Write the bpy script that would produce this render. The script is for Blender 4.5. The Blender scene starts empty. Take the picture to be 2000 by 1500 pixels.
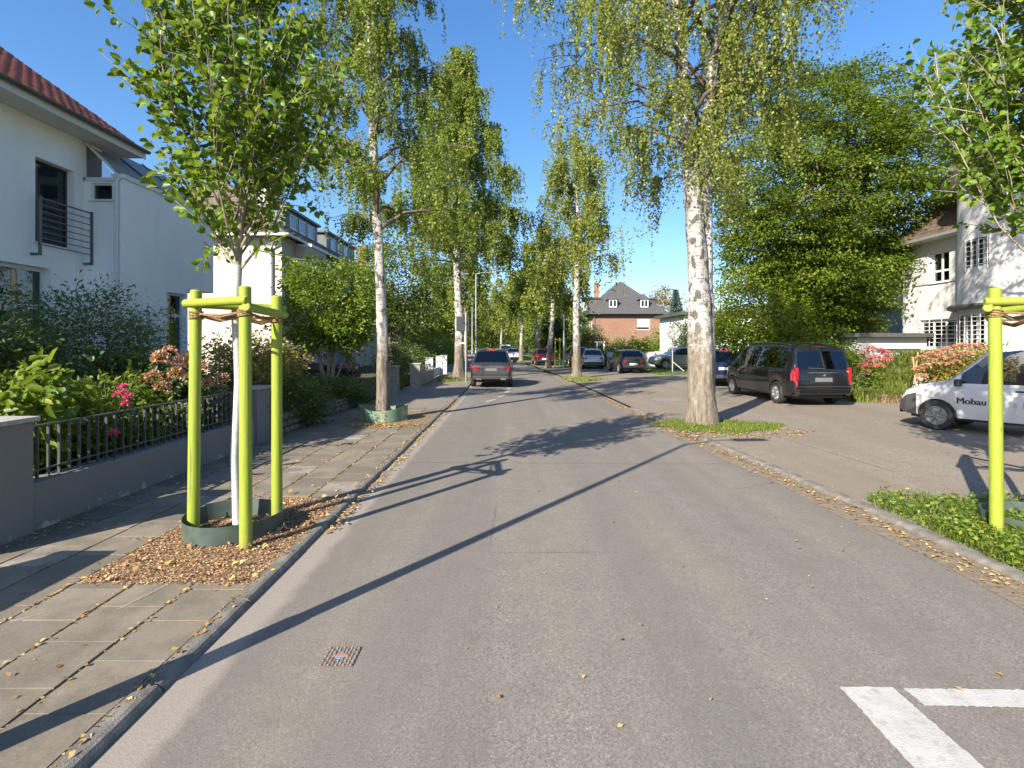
import bpy, bmesh, math, random
import numpy as np
from mathutils import Vector, Matrix

# ------------------------------------------------------------------ camera, sky, sun, exposure
scene = bpy.context.scene
COL = scene.collection
F, CH, HY = 1050.0, 1.95, 672.0          # focal length in photo pixels, eye height, horizon row
cam = bpy.data.cameras.new('camera')
cam_o = bpy.data.objects.new('camera', cam); COL.objects.link(cam_o)
cam.sensor_width = 36.0; cam.lens = 36.0 * F / 2000.0
cam.shift_y = -78.0 / 2000.0
cam.clip_start = 0.05; cam.clip_end = 3000.0
cam_o.location = (0, 0, CH); cam_o.rotation_euler = (math.radians(90), 0, 0)
scene.camera = cam_o

SUN_AZ, SUN_EL = math.radians(180 + 36.4), math.radians(31.0)
SUN_DIR = Vector((math.sin(SUN_AZ) * math.cos(SUN_EL), math.cos(SUN_AZ) * math.cos(SUN_EL), math.sin(SUN_EL)))
world = bpy.data.worlds.new('World'); scene.world = world; world.use_nodes = True
wn = world.node_tree.nodes; wl = world.node_tree.links
sky = wn.new('ShaderNodeTexSky'); sky.sky_type = 'NISHITA'; sky.sun_disc = False
sky.sun_elevation = SUN_EL; sky.sun_rotation = SUN_AZ
sky.air_density = 1.0; sky.dust_density = 1.0; sky.ozone_density = 3.5; sky.altitude = 50
sgam = wn.new('ShaderNodeGamma'); sgam.inputs[1].default_value = 0.9
ssat = wn.new('ShaderNodeHueSaturation'); ssat.inputs['Saturation'].default_value = 1.24; ssat.inputs['Hue'].default_value = 0.500
wl.new(sky.outputs['Color'], sgam.inputs[0]); wl.new(sgam.outputs[0], ssat.inputs['Color'])
bgn = wn.get('Background') or wn.new('ShaderNodeBackground')
stint = wn.new('ShaderNodeMix'); stint.data_type = 'RGBA'; stint.blend_type = 'MULTIPLY'; stint.inputs[0].default_value = 1.0; stint.inputs[7].default_value = (0.84, 0.84, 0.90, 1)
wl.new(ssat.outputs['Color'], stint.inputs[6]); wl.new(stint.outputs[2], bgn.inputs['Color']); bgn.inputs['Strength'].default_value = 0.096
sl = bpy.data.lights.new('sun', 'SUN'); sl.energy = 3.5; sl.angle = math.radians(0.5); sl.color = (1.0, 0.915, 0.78)
so = bpy.data.objects.new('sun', sl); COL.objects.link(so)
so.rotation_euler = SUN_DIR.to_track_quat('Z', 'Y').to_euler(); so.location = (-20, -20, 30)
vs = scene.view_settings
vs.view_transform = 'Standard'; vs.look = 'None'; vs.gamma = 1.0; vs.use_curve_mapping = False
vs.exposure = 1.74
scene.render.engine = 'CYCLES'
scene.cycles.max_bounces = 8; scene.cycles.transparent_max_bounces = 16

# ------------------------------------------------------------------ helpers
R = math.radians
rng = np.random.default_rng(7)
random.seed(7)

def G(px, py, z=0.0):
    Y = F * (CH - z) / (py - HY)
    return ((px - 1000) / F * Y, Y, z)

def V(px, py, Y):
    return ((px - 1000) / F * Y, Y, CH - (py - HY) / F * Y)

def tag(o, label=None, cat=None, group=None, kind=None):
    if label: o['label'] = label
    if cat: o['category'] = cat
    if group: o['group'] = group
    if kind: o['kind'] = kind
    return o

def empty(name, loc, rz=0.0, label=None, cat=None, group=None):
    o = bpy.data.objects.new(name, None); COL.objects.link(o)
    o.location = loc; o.rotation_euler = (0, 0, rz); o.empty_display_size = 0.2
    return tag(o, label, cat, group)

def org(p):
    v = Vector((0, 0, 0))
    while p is not None:
        v += p.location; p = p.parent
    return v

def link(name, me, mat, parent=None):
    o = bpy.data.objects.new(name, me); COL.objects.link(o)
    if mat is not None:
        for m in (mat if isinstance(mat, (list, tuple)) else [mat]): me.materials.append(m)
    if parent is not None: o.parent = parent
    return o

class MB:
    """collects shapes, builds one mesh object"""
    def __init__(s): s.v = []; s.f = []; s.m = []; s.mi = 0
    def add(s, vs, fs):
        n = len(s.v); s.v.extend(vs)
        for f in fs: s.f.append(tuple(i + n for i in f)); s.m.append(s.mi)
    def box(s, c, d, rz=0.0, taper=1.0, M=None):
        hx, hy, hz = d[0] / 2, d[1] / 2, d[2] / 2
        P = []
        for z in (-1, 1):
            t = taper if z > 0 else 1.0
            for x, y in ((-1, -1), (1, -1), (1, 1), (-1, 1)):
                p = Vector((x * hx * t, y * hy * t, z * hz))
                if M is not None: p = M @ p
                elif rz: p = Matrix.Rotation(rz, 3, 'Z') @ p
                P.append((p.x + c[0], p.y + c[1], p.z + c[2]))
        s.add(P, [(3, 2, 1, 0), (4, 5, 6, 7), (0, 1, 5, 4), (1, 2, 6, 5), (2, 3, 7, 6), (3, 0, 4, 7)])
    def bb(s, x0, x1, y0, y1, z0, z1):
        s.box(((x0 + x1) / 2, (y0 + y1) / 2, (z0 + z1) / 2), (x1 - x0, y1 - y0, z1 - z0))
    def bar(s, a, b, w, h, up=(0, 0, 1)):
        a = Vector(a); b = Vector(b); d = b - a; L = d.length; d.normalize()
        side = d.cross(Vector(up))
        if side.length < 1e-4: side = Vector((1, 0, 0))
        side.normalize(); u = side.cross(d)
        M = Matrix((side, d, u)).transposed()
        s.box((a + b) / 2, (w, L, h), M=M)
    def tube(s, pts, rad, n=8, cap=True, wob=0.0, seed=0):
        pts = [Vector(p) for p in pts]; k = len(pts)
        if not isinstance(rad, (list, tuple)): rad = [rad] * k
        rr = random.Random(seed)
        base = len(s.v); prev = None; P = []
        for i, p in enumerate(pts):
            d = (pts[min(i + 1, k - 1)] - pts[max(i - 1, 0)])
            if d.length < 1e-6: d = Vector((0, 0, 1))
            d.normalize()
            if prev is None:
                ref = Vector((1, 0, 0)) if abs(d.x) < .8 else Vector((0, 1, 0))
                u = d.cross(ref); u.normalize()
            else:
                u = prev - d * prev.dot(d)
                if u.length < 1e-5: u = d.cross(Vector((1, 0, .3)))
                u.normalize()
            prev = u; w = d.cross(u)
            for j in range(n):
                a = 2 * math.pi * j / n; r = rad[i] * (1 + wob * (rr.random() - .5))
                q = p + u * (math.cos(a) * r) + w * (math.sin(a) * r)
                P.append((q.x, q.y, q.z))
        fs = []
        for i in range(k - 1):
            for j in range(n):
                fs.append((i * n + j, i * n + (j + 1) % n, (i + 1) * n + (j + 1) % n, (i + 1) * n + j))
        if cap:
            fs.append(tuple(range(n - 1, -1, -1))); fs.append(tuple((k - 1) * n + j for j in range(n)))
        s.add(P, fs)
    def lathe(s, prof, n=24, c=(0, 0, 0), axis='z', closed=False):
        P = []; k = len(prof)
        for r, h in prof:
            for j in range(n):
                a = 2 * math.pi * j / n
                if axis == 'z': P.append((c[0] + r * math.cos(a), c[1] + r * math.sin(a), c[2] + h))
                else: P.append((c[0] + h, c[1] + r * math.cos(a), c[2] + r * math.sin(a)))
        fs = []
        for i in range(k if closed else k - 1):
            i2 = (i + 1) % k
            for j in range(n):
                fs.append((i * n + j, i * n + (j + 1) % n, i2 * n + (j + 1) % n, i2 * n + j))
        if not closed:
            if prof[0][0] > 1e-4: fs.append(tuple(range(n - 1, -1, -1)))
            if prof[-1][0] > 1e-4: fs.append(tuple((k - 1) * n + j for j in range(n)))
        s.add(P, fs)
    def build(s, name, mat, parent=None, smooth=None, local=False, bevel=0.0):
        o = Vector((0, 0, 0)) if (local or parent is None) else org(parent)
        me = bpy.data.meshes.new(name)
        me.from_pydata([(a[0] - o.x, a[1] - o.y, a[2] - o.z) for a in s.v], [], s.f)
        if any(s.m): me.polygons.foreach_set('material_index', s.m)
        if smooth is not None:
            me.polygons.foreach_set('use_smooth', [True] * len(me.polygons))
            me.set_sharp_from_angle(angle=R(smooth))
        me.update()
        ob = link(name, me, mat, parent)
        if bevel:
            b = ob.modifiers.new('b', 'BEVEL'); b.width = bevel; b.segments = 2; b.limit_method = 'ANGLE'
        return ob

def np_mesh(name, Vs, Fs, mat, parent=None, attr=None, smooth=False, local=False):
    """Vs (n,3), Fs (m,k) uniform faces"""
    me = bpy.data.meshes.new(name)
    Vs = np.asarray(Vs, np.float32)
    if parent is not None and not local:
        Vs = Vs - np.array(org(parent), np.float32)
    Fs = np.asarray(Fs, np.int32); m, k = Fs.shape
    me.vertices.add(len(Vs)); me.vertices.foreach_set('co', Vs.ravel())
    me.loops.add(m * k); me.loops.foreach_set('vertex_index', Fs.ravel())
    me.polygons.add(m)
    me.polygons.foreach_set('loop_start', np.arange(0, m * k, k, dtype=np.int32))
    if smooth: me.polygons.foreach_set('use_smooth', np.ones(m, bool))
    if attr is not None:
        a = me.attributes.new('lr', 'FLOAT', 'POINT'); a.data.foreach_set('value', np.asarray(attr, np.float32))
    me.update(calc_edges=True)
    return link(name, me, mat, parent)

def unit(a):
    return a / np.maximum(np.linalg.norm(a, axis=-1, keepdims=True), 1e-9)

def leaf_arrays(P, D, size, rg, shape='quad', width=.6, up=0.0, bias=None):
    """leaves at P with axis D; returns verts, faces, attr"""
    N = len(P); D = unit(D)
    r = unit(rg.normal(size=(N, 3)))
    if up: r = unit(r * (1 - up) + np.array([0, 0, 1.0]) * up)      # normals lean towards the light
    S = unit(np.cross(D, r)); Nn = np.cross(S, D)
    size = np.broadcast_to(size, (N,))[:, None]
    w = size * width * .5
    c = rg.random(N)
    if bias is not None: c = np.clip(c * .6 + bias, 0, 1)
    if shape == 'quad':
        Vv = np.stack([P, P + D * size * .5 + S * w, P + D * size - Nn * size * .08, P + D * size * .5 - S * w], 1).reshape(-1, 3)
        Ff = np.arange(4 * N).reshape(N, 4)
        return Vv, Ff, np.repeat(c, 4)
    k = size * .14
    b = P; t = P + D * size - Nn * size * .12
    l1 = P + D * size * .28 + S * w * .92 + Nn * k; l2 = P + D * size * .66 + S * w * .8 + Nn * k * .6
    r1 = P + D * size * .28 - S * w * .92 + Nn * k; r2 = P + D * size * .66 - S * w * .8 + Nn * k * .6
    Vv = np.stack([b, l1, l2, t, r2, r1], 1).reshape(-1, 3)
    i = (np.arange(N) * 6)[:, None]
    Ff = np.concatenate([i + np.array([[0, 1, 2, 3]]), i + np.array([[0, 3, 4, 5]])], 0)
    return Vv, Ff, np.repeat(c, 6)

# ------------------------------------------------------------------ materials
def newmat(name):
    m = bpy.data.materials.new(name); m.use_nodes = True
    nt = m.node_tree; b = nt.nodes.get('Principled BSDF')
    return m, nt, b

def N(nt, t, **kw):
    n = nt.nodes.new('ShaderNode' + t)
    for k, v in kw.items():
        if k in n.inputs: n.inputs[k].default_value = v
        else: setattr(n, k, v)
    return n

def ramp(nt, fac, stops, interp='LINEAR'):
    n = nt.nodes.new('ShaderNodeValToRGB'); e = n.color_ramp.elements; n.color_ramp.interpolation = interp
    while len(e) > 1: e.remove(e[0])
    for i, (p, c) in enumerate(stops):
        x = e[0] if i == 0 else e.new(p)
        x.position = p; x.color = (c[0], c[1], c[2], 1) if not isinstance(c, (int, float)) else (c, c, c, 1)
    if fac is not None: nt.links.new(fac, n.inputs['Fac'])
    return n.outputs['Color']

def mixc(nt, f, a, b, mode='MIX'):
    n = nt.nodes.new('ShaderNodeMix'); n.data_type = 'RGBA'; n.blend_type = mode
    for sock, v in ((n.inputs[0], f), (n.inputs[6], a), (n.inputs[7], b)):
        if hasattr(v, 'is_linked'): nt.links.new(v, sock)
        elif isinstance(v, (int, float)): sock.default_value = v
        else: sock.default_value = (v[0], v[1], v[2], 1)
    return n.outputs[2]

def coords(nt, scale=(1, 1, 1), kind='Object', rot=(0, 0, 0)):
    t = nt.nodes.new('ShaderNodeTexCoord'); mp = nt.nodes.new('ShaderNodeMapping')
    mp.inputs['Scale'].default_value = scale; mp.inputs['Rotation'].default_value = rot
    nt.links.new(t.outputs[kind], mp.inputs['Vector']); return mp.outputs['Vector']

def noise(nt, vec, scale, detail=3.0, rough=.55, out='Fac'):
    n = N(nt, 'TexNoise', Scale=scale, Detail=detail, Roughness=rough)
    if vec is not None: nt.links.new(vec, n.inputs['Vector'])
    return n.outputs[out]

def bump(nt, b, h, strength=.3, dist=.01, prev=None):
    n = N(nt, 'Bump', Strength=strength, Distance=dist)
    nt.links.new(h, n.inputs['Height'])
    if prev is not None: nt.links.new(prev, n.inputs['Normal'])
    nt.links.new(n.outputs['Normal'], b.inputs['Normal']); return n.outputs['Normal']

def plain(name, col, rough=.6, metal=0.0, var=.12, nscale=6.0, bmp=0.0, bscale=60.0, spec=.5, coat=0.0):
    m, nt, b = newmat(name)
    v = coords(nt)
    f = noise(nt, v, nscale, 4)
    lo = tuple(c * (1 - var) for c in col); hi = tuple(min(1, c * (1 + var)) for c in col)
    nt.links.new(ramp(nt, f, [(.3, lo), (.7, hi)]), b.inputs['Base Color'])
    b.inputs['Roughness'].default_value = rough; b.inputs['Metallic'].default_value = metal
    b.inputs['Specular IOR Level'].default_value = spec
    if coat: b.inputs['Coat Weight'].default_value = coat; b.inputs['Coat Roughness'].default_value = .04
    if bmp: bump(nt, b, noise(nt, v, bscale, 3), bmp, .01)
    return m

def leafmat(name, stops, trans=.3, rough=.45, gloss=.35):
    m, nt, b = newmat(name)
    at = N(nt, 'Attribute', attribute_name='lr')
    c = ramp(nt, at.outputs['Fac'], stops)
    nt.links.new(c, b.inputs['Base Color']); b.inputs['Roughness'].default_value = rough
    b.inputs['Specular IOR Level'].default_value = gloss
    tr = N(nt, 'BsdfTranslucent')
    tc = mixc(nt, .55, c, (.30, .36, .02), 'MIX')
    nt.links.new(tc, tr.inputs['Color'])
    mx = N(nt, 'MixShader'); mx.inputs[0].default_value = trans
    nt.links.new(b.outputs[0], mx.inputs[1]); nt.links.new(tr.outputs[0], mx.inputs[2])
    nt.links.new(mx.outputs[0], nt.nodes['Material Output'].inputs['Surface'])
    return m

M = {}
# asphalt of the road
def mk_asphalt(name, base, warm, sc=1.0, patch=.25, band=False):
    m, nt, b = newmat(name); g = nt.nodes.new('ShaderNodeNewGeometry'); v = g.outputs['Position']
    vo = N(nt, 'TexVoronoi', Scale=105 * sc); nt.links.new(v, vo.inputs['Vector'])
    fine = noise(nt, v, 260 * sc, 2, .6)
    agg = ramp(nt, vo.outputs['Color'], [(0, tuple(c * .45 for c in base)), (.4, tuple(c * .95 for c in base)), (.8, tuple(min(1, c * 1.35) for c in base)), (1, tuple(min(1, c * 2.1) for c in base))])
    agg = mixc(nt, ramp(nt, fine, [(.35, 0), (.7, .5)]), agg, tuple(c * .66 for c in base))
    mp = N(nt, 'Mapping'); mp.inputs['Scale'].default_value = (1, .22, 1); nt.links.new(v, mp.inputs['Vector'])
    big = noise(nt, mp.outputs[0], .7, 6, .62)
    mid = noise(nt, v, 2.6, 6, .68)
    c = mixc(nt, ramp(nt, big, [(.38, 0), (.68, patch * 2)]), agg, warm)
    c = mixc(nt, ramp(nt, mid, [(.46, 0), (.78, .55)]), c, tuple(x * .70 for x in base))
    vo2 = N(nt, 'TexVoronoi', Scale=21 * sc); nt.links.new(v, vo2.inputs['Vector'])
    c = mixc(nt, ramp(nt, vo2.outputs['Distance'], [(0.03, .75), (.10, .0)]), c, tuple(x * .38 for x in base))
    if band:
        mpl = N(nt, 'Mapping'); mpl.inputs['Scale'].default_value = (1.1, .035, 1); nt.links.new(v, mpl.inputs['Vector'])
        lane = noise(nt, mpl.outputs[0], 1.3, 4, .55)       # wheel tracks and old resurfacing strips
        c = mixc(nt, ramp(nt, lane, [(.40, 0), (.58, .5)]), c, tuple(x * .74 for x in base))
        st = noise(nt, v, .55, 7, .72)
        c = mixc(nt, ramp(nt, st, [(.60, 0), (.68, .35)]), c, tuple(x * .62 for x in base))
        ck = N(nt, 'TexVoronoi', feature='DISTANCE_TO_EDGE', Scale=.34); wob = mixc(nt, .12, v, noise(nt, v, 2.2, 5, .6, 'Color'), 'ADD'); nt.links.new(wob, ck.inputs['Vector'])
        cm = N(nt, 'Math', operation='MULTIPLY'); nt.links.new(ramp(nt, ck.outputs['Distance'], [(.0, .8), (.0035, 0)]), cm.inputs[0]); nt.links.new(ramp(nt, noise(nt, v, .3, 3), [(.52, 0), (.6, 1)]), cm.inputs[1])
        c = mixc(nt, cm.outputs[0], c, tuple(x * .3 for x in base))
        # fine pale concrete washed along the left kerb, worn edge
        sp = N(nt, 'SeparateXYZ'); nt.links.new(v, sp.inputs[0])
        n2 = noise(nt, v, 3.0, 5, .65); n3 = noise(nt, mp.outputs[0], 5.0, 3)
        ad = N(nt, 'Math', operation='MULTIPLY_ADD'); ad.inputs[1].default_value = .22; nt.links.new(n2, ad.inputs[0]); nt.links.new(sp.outputs[0], ad.inputs[2])
        msk = ramp(nt, ad.outputs[0], [(0, 1), (1, 0)])
        mr = N(nt, 'MapRange'); mr.inputs['From Min'].default_value = -1.64; mr.inputs['From Max'].default_value = -1.56; mr.inputs['To Min'].default_value = .9; mr.inputs['To Max'].default_value = 0.0
        nt.links.new(ad.outputs[0], mr.inputs['Value'])
        pale = ramp(nt, noise(nt, v, 40, 5, .7), [(.3, (.235, .205, .175)), (.7, (.29, .255, .22))])
        c = mixc(nt, mr.outputs[0], c, pale)
    nt.links.new(c, b.inputs['Base Color']); b.inputs['Roughness'].default_value = .9
    b.inputs['Specular IOR Level'].default_value = .2
    bump(nt, b, vo.outputs['Distance'], .22, .005)
    return m
M['asphalt'] = mk_asphalt('asphalt', (.192, .174, .153), (.22, .194, .164), 1.0, .25, True)
M['court'] = mk_asphalt('court paving', (.235, .202, .163), (.198, .165, .127), .8, .6)
M['gutter'] = mk_asphalt('gutter concrete', (.245, .218, .190), (.265, .235, .20), 1.6)
M['pave_far'] = mk_asphalt('pavement far', (.225, .200, .168), (.19, .162, .128), .8, .5)

def mk_slab():
    m, nt, b = newmat('paving slab'); v = coords(nt, kind='Object')
    oi = N(nt, 'ObjectInfo')
    tc = nt.nodes.new('ShaderNodeNewGeometry')
    f = noise(nt, tc.outputs['Position'], 2.3, 6, .65); g = noise(nt, tc.outputs['Position'], 45, 4, .7)
    c1 = ramp(nt, oi.outputs['Random'], [(0, (.120, .102, .078)), (.3, (.165, .142, .110)), (.65, (.21, .176, .132)), (.92, (.140, .122, .096)), (1, (.30, .275, .24))])
    c = mixc(nt, ramp(nt, f, [(.42, 0), (.60, .85)]), c1, (.118, .102, .076))
    blot = noise(nt, tc.outputs['Position'], .75, 5, .7)
    c = mixc(nt, ramp(nt, blot, [(.5, 0), (.72, .6)]), c, (.235, .175, .105))
    c = mixc(nt, ramp(nt, g, [(.45, 0), (.75, .35)]), c, (.26, .235, .20))
    vo = N(nt, 'TexVoronoi', Scale=150); nt.links.new(tc.outputs['Position'], vo.inputs['Vector'])
    c = mixc(nt, ramp(nt, vo.outputs['Distance'], [(.05, .7), (.26, 0)]), c, (.08, .07, .054))
    nt.links.new(c, b.inputs['Base Color']); b.inputs['Roughness'].default_value = .88
    bump(nt, b, g, .35, .006); return m
M['slab'] = mk_slab()
M['kerb'] = plain('kerb stone', (.155, .142, .122), .85, var=.35, nscale=9, bmp=.5, bscale=90)
def mk_soil(name, stops, sc=22):
    m, nt, b = newmat(name); g = nt.nodes.new('ShaderNodeNewGeometry')
    f = noise(nt, g.outputs['Position'], sc, 6, .7)
    nt.links.new(ramp(nt, f, stops), b.inputs['Base Color']); b.inputs['Roughness'].default_value = .95
    bump(nt, b, f, .9, .03); return m
M['mulch'] = mk_soil('bark mulch', [(.3, (.14, .065, .03)), (.5, (.28, .14, .07)), (.7, (.40, .24, .14))], 60)
M['joint'] = mk_soil('mossy joint sand', [(.3, (.11, .08, .045)), (.55, (.21, .145, .075)), (.68, (.16, .155, .05)), (.8, (.29, .20, .10))], 9)
M['soil'] = mk_soil('garden soil', [(.3, (.035, .028, .018)), (.7, (.10, .075, .045))], 8)
M['lawn'] = mk_soil('lawn', [(.3, (.04, .075, .012)), (.55, (.075, .12, .02)), (.75, (.12, .14, .035))], 5)
M['dirt'] = mk_soil('leafy dirt', [(.3, (.13, .10, .07)), (.55, (.215, .17, .12)), (.75, (.28, .22, .15))], 14)
def mk_roadpaint():
    m, nt, b = newmat('road paint'); g = nt.nodes.new('ShaderNodeNewGeometry'); P = g.outputs['Position']
    c = ramp(nt, noise(nt, P, 5, 6, .7), [(.3, (.36, .345, .32)), (.65, (.46, .45, .43))])
    vo = N(nt, 'TexVoronoi', Scale=105); nt.links.new(P, vo.inputs['Vector'])
    c = mixc(nt, ramp(nt, vo.outputs['Color'], [(.82, 0), (.97, .5)]), c, (.24, .22, .20))
    c = mixc(nt, ramp(nt, noise(nt, P, 14, 6, .75), [(.53, 0), (.66, .65)]), c, (.25, .23, .20))
    nt.links.new(c, b.inputs['Base Color']); b.inputs['Roughness'].default_value = .8
    bump(nt, b, vo.outputs['Distance'], .4, .004); return m
M['paint_white'] = mk_roadpaint()
def mk_chalk():
    m, nt, b = newmat('smudged chalk'); g = nt.nodes.new('ShaderNodeNewGeometry')
    tr = N(nt, 'BsdfTransparent'); b.inputs['Base Color'].default_value = (.36, .34, .31, 1); b.inputs['Roughness'].default_value = .95
    mx = N(nt, 'MixShader'); nt.links.new(ramp(nt, noise(nt, g.outputs['Position'], 60, 5, .75), [(.38, 0), (.62, .75)]), mx.inputs[0])
    nt.links.new(tr.outputs[0], mx.inputs[1]); nt.links.new(b.outputs[0], mx.inputs[2]); nt.links.new(mx.outputs[0], nt.nodes['Material Output'].inputs['Surface']); return m
M['chalk'] = mk_chalk()
M['paint_worn'] = plain('worn road paint', (.55, .54, .51), .8, var=.25, nscale=30)

def mk_stucco(name, col, bs=90):
    m, nt, b = newmat(name); g = nt.nodes.new('ShaderNodeNewGeometry'); P = g.outputs['Position']
    f = noise(nt, P, .6, 5); h = noise(nt, P, bs, 3, .7)
    mp = N(nt, 'Mapping'); mp.inputs['Scale'].default_value = (1.5, 1.5, .18); nt.links.new(P, mp.inputs['Vector'])
    st = noise(nt, mp.outputs[0], 2.0, 5, .6)
    c = ramp(nt, f, [(.3, tuple(x * .93 for x in col)), (.7, col)])
    c = mixc(nt, ramp(nt, st, [(.52, 0), (.8, .22)]), c, tuple(x * .68 for x in col))
    nt.links.new(c, b.inputs['Base Color']); b.inputs['Roughness'].default_value = .9
    bump(nt, b, h, .35, .012); return m
M['stucco'] = mk_stucco('white stucco', (.90, .875, .84))
M['cream'] = mk_stucco('cream stucco', (.50, .46, .395))
M['villa'] = mk_stucco('old white render', (.60, .585, .565))
M['greywall'] = mk_stucco('grey render', (.185, .178, .170), 60)
def _peel():                                   # render flaking off near the foot of the wall
    nt = M['greywall'].node_tree; b = nt.nodes['Principled BSDF']; old = b.inputs['Base Color'].links[0].from_socket
    g = nt.nodes.new('ShaderNodeNewGeometry'); sp = N(nt, 'SeparateXYZ'); nt.links.new(g.outputs['Position'], sp.inputs[0])
    n = noise(nt, g.outputs['Position'], 3.5, 6, .65); ad = N(nt, 'Math', operation='MULTIPLY_ADD'); ad.inputs[1].default_value = -.9; nt.links.new(sp.outputs[2], ad.inputs[0]); nt.links.new(n, ad.inputs[2])
    nt.links.new(mixc(nt, ramp(nt, ad.outputs[0], [(.50, 0), (.53, .8)]), old, (.42, .40, .37)), b.inputs['Base Color'])
_peel()
M['trim'] = plain('white trim', (.66, .66, .65), .45, var=.03)
M['soffit'] = plain('soffit board', (.62, .61, .58), .7, var=.05)
M['frame_dark'] = plain('dark window frame', (.05, .045, .04), .4, var=.05)
M['metal_dark'] = plain('dark railing steel', (.075, .085, .09), .45, .3, var=.2, nscale=12)
M['metal_grey'] = plain('grey railing steel', (.13, .13, .14), .4, .4, var=.1)
M['zinc'] = plain('zinc gutter', (.13, .135, .14), .45, .55, var=.15)
M['galv'] = plain('galvanised steel', (.42, .43, .44), .45, .6, var=.12)
M['glazing'] = plain('grey roof glazing', (.30, .28, .25), .7, var=.08, spec=.1)
M['capstone'] = plain('concrete cap', (.33, .31, .28), .85, var=.2, nscale=14, bmp=.3)
def mk_brick(name, c1, c2, mort, bw=.25, bh=.08):
    m, nt, b = newmat(name); g = nt.nodes.new('ShaderNodeNewGeometry')
    sp = N(nt, 'SeparateXYZ'); nt.links.new(g.outputs['Position'], sp.inputs[0])
    ad = N(nt, 'Math', operation='ADD'); nt.links.new(sp.outputs[0], ad.inputs[0]); nt.links.new(sp.outputs[1], ad.inputs[1])
    cb = N(nt, 'CombineXYZ'); nt.links.new(ad.outputs[0], cb.inputs[0]); nt.links.new(sp.outputs[2], cb.inputs[1])
    br = N(nt, 'TexBrick', Scale=1.0); br.inputs['Brick Width'].default_value = bw; br.inputs['Row Height'].default_value = bh
    br.inputs['Mortar Size'].default_value = .008
    br.inputs['Color1'].default_value = (*c1, 1); br.inputs['Color2'].default_value = (*c2, 1); br.inputs['Mortar'].default_value = (*mort, 1)
    nt.links.new(cb.outputs[0], br.inputs['Vector'])
    f = noise(nt, g.outputs['Position'], .8, 5)
    c = mixc(nt, ramp(nt, f, [(.4, 0), (.75, .35)]), br.outputs['Color'], tuple(x * .6 for x in c1))
    nt.links.new(c, b.inputs['Base Color']); b.inputs['Roughness'].default_value = .9
    bump(nt, b, br.outputs['Fac'], -.4, .01); return m
M['brick'] = mk_brick('red brick', (.235, .108, .065), (.285, .14, .088), (.25, .21, .175))
M['greybrick'] = mk_brick('grey garden brick', (.27, .24, .20), (.34, .30, .25), (.20, .18, .15), .21, .10)
M['tile_red'] = plain('red clay tile', (.30, .085, .045), .5, var=.35, nscale=5, spec=.5)
M['tile_brown'] = plain('brown roof tile', (.135, .095, .075), .65, var=.35, nscale=4)
M['slate'] = plain('slate', (.078, .074, .072), .55, var=.25, nscale=5)
M['slate_blue'] = plain('blue slate cladding', (.085, .095, .105), .5, var=.2, nscale=7)
M['lime'] = None
def mk_lime():
    m, nt, b = newmat('lime green stake paint'); g = nt.nodes.new('ShaderNodeNewGeometry'); P = g.outputs['Position']
    def mp(sc):
        q = N(nt, 'Mapping'); q.inputs['Scale'].default_value = sc; nt.links.new(P, q.inputs['Vector']); return q.outputs[0]
    f = noise(nt, mp((1, 1, .04)), 75, 5, .65); k = noise(nt, P, 7, 5, .65); gr = noise(nt, mp((1, 1, .02)), 30, 3)
    c = ramp(nt, f, [(.25, (.17, .22, .016)), (.5, (.245, .305, .025)), (.8, (.30, .355, .045))])
    c = mixc(nt, ramp(nt, k, [(.5, 0), (.8, .55)]), c, (.21, .245, .035))
    kn = N(nt, 'TexVoronoi', Scale=4.3); nt.links.new(mp((1, 1, .55)), kn.inputs['Vector'])
    c = mixc(nt, ramp(nt, kn.outputs['Distance'], [(.03, .8), (.085, 0)]), c, (.13, .125, .03))       # knots
    c = mixc(nt, ramp(nt, gr, [(.685, 0), (.70, .85)]), c, (.07, .065, .02))                          # drying cracks
    sp = N(nt, 'SeparateXYZ'); nt.links.new(P, sp.inputs[0])
    ad = N(nt, 'Math', operation='MULTIPLY_ADD'); ad.inputs[1].default_value = -1.6; nt.links.new(sp.outputs[2], ad.inputs[0]); nt.links.new(k, ad.inputs[2])
    c = mixc(nt, ramp(nt, ad.outputs[0], [(.12, 0), (.5, .6)]), c, (.20, .16, .07))                     # splashed soil
    nt.links.new(c, b.inputs['Base Color']); b.inputs['Roughness'].default_value = .62
    n1 = bump(nt, b, f, .45, .006); bump(nt, b, gr, .3, .01, n1); return m
M['lime'] = mk_lime()
M['rope'] = plain('coconut rope', (.24, .145, .07), .95, var=.45, nscale=60, bmp=1.0, bscale=150)
M['ring'] = plain('grey green watering ring', (.062, .088, .074), .5, var=.25, nscale=7)
M['ring_dirty'] = None
def mk_ring2():
    m, nt, b = newmat('muddy green watering ring'); g = nt.nodes.new('ShaderNodeNewGeometry')
    f = noise(nt, g.outputs['Position'], 4, 5)
    c = ramp(nt, f, [(.35, (.08, .19, .13)), (.55, (.16, .21, .14)), (.72, (.42, .36, .24))])
    nt.links.new(c, b.inputs['Base Color']); b.inputs['Roughness'].default_value = .6; return m
M['ring_dirty'] = mk_ring2()
M['whitewash'] = plain('whitewashed bark', (.46, .45, .43), .85, var=.14, nscale=14, bmp=.4, bscale=50)
M['bark_young'] = plain('young bark', (.26, .22, .15), .85, var=.3, nscale=15)
M['bark'] = plain('brown bark', (.12, .09, .06), .9, var=.4, nscale=10, bmp=.8, bscale=18)
M['twig'] = plain('thin twig', (.115, .09, .065), .85, var=.3)
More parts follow.
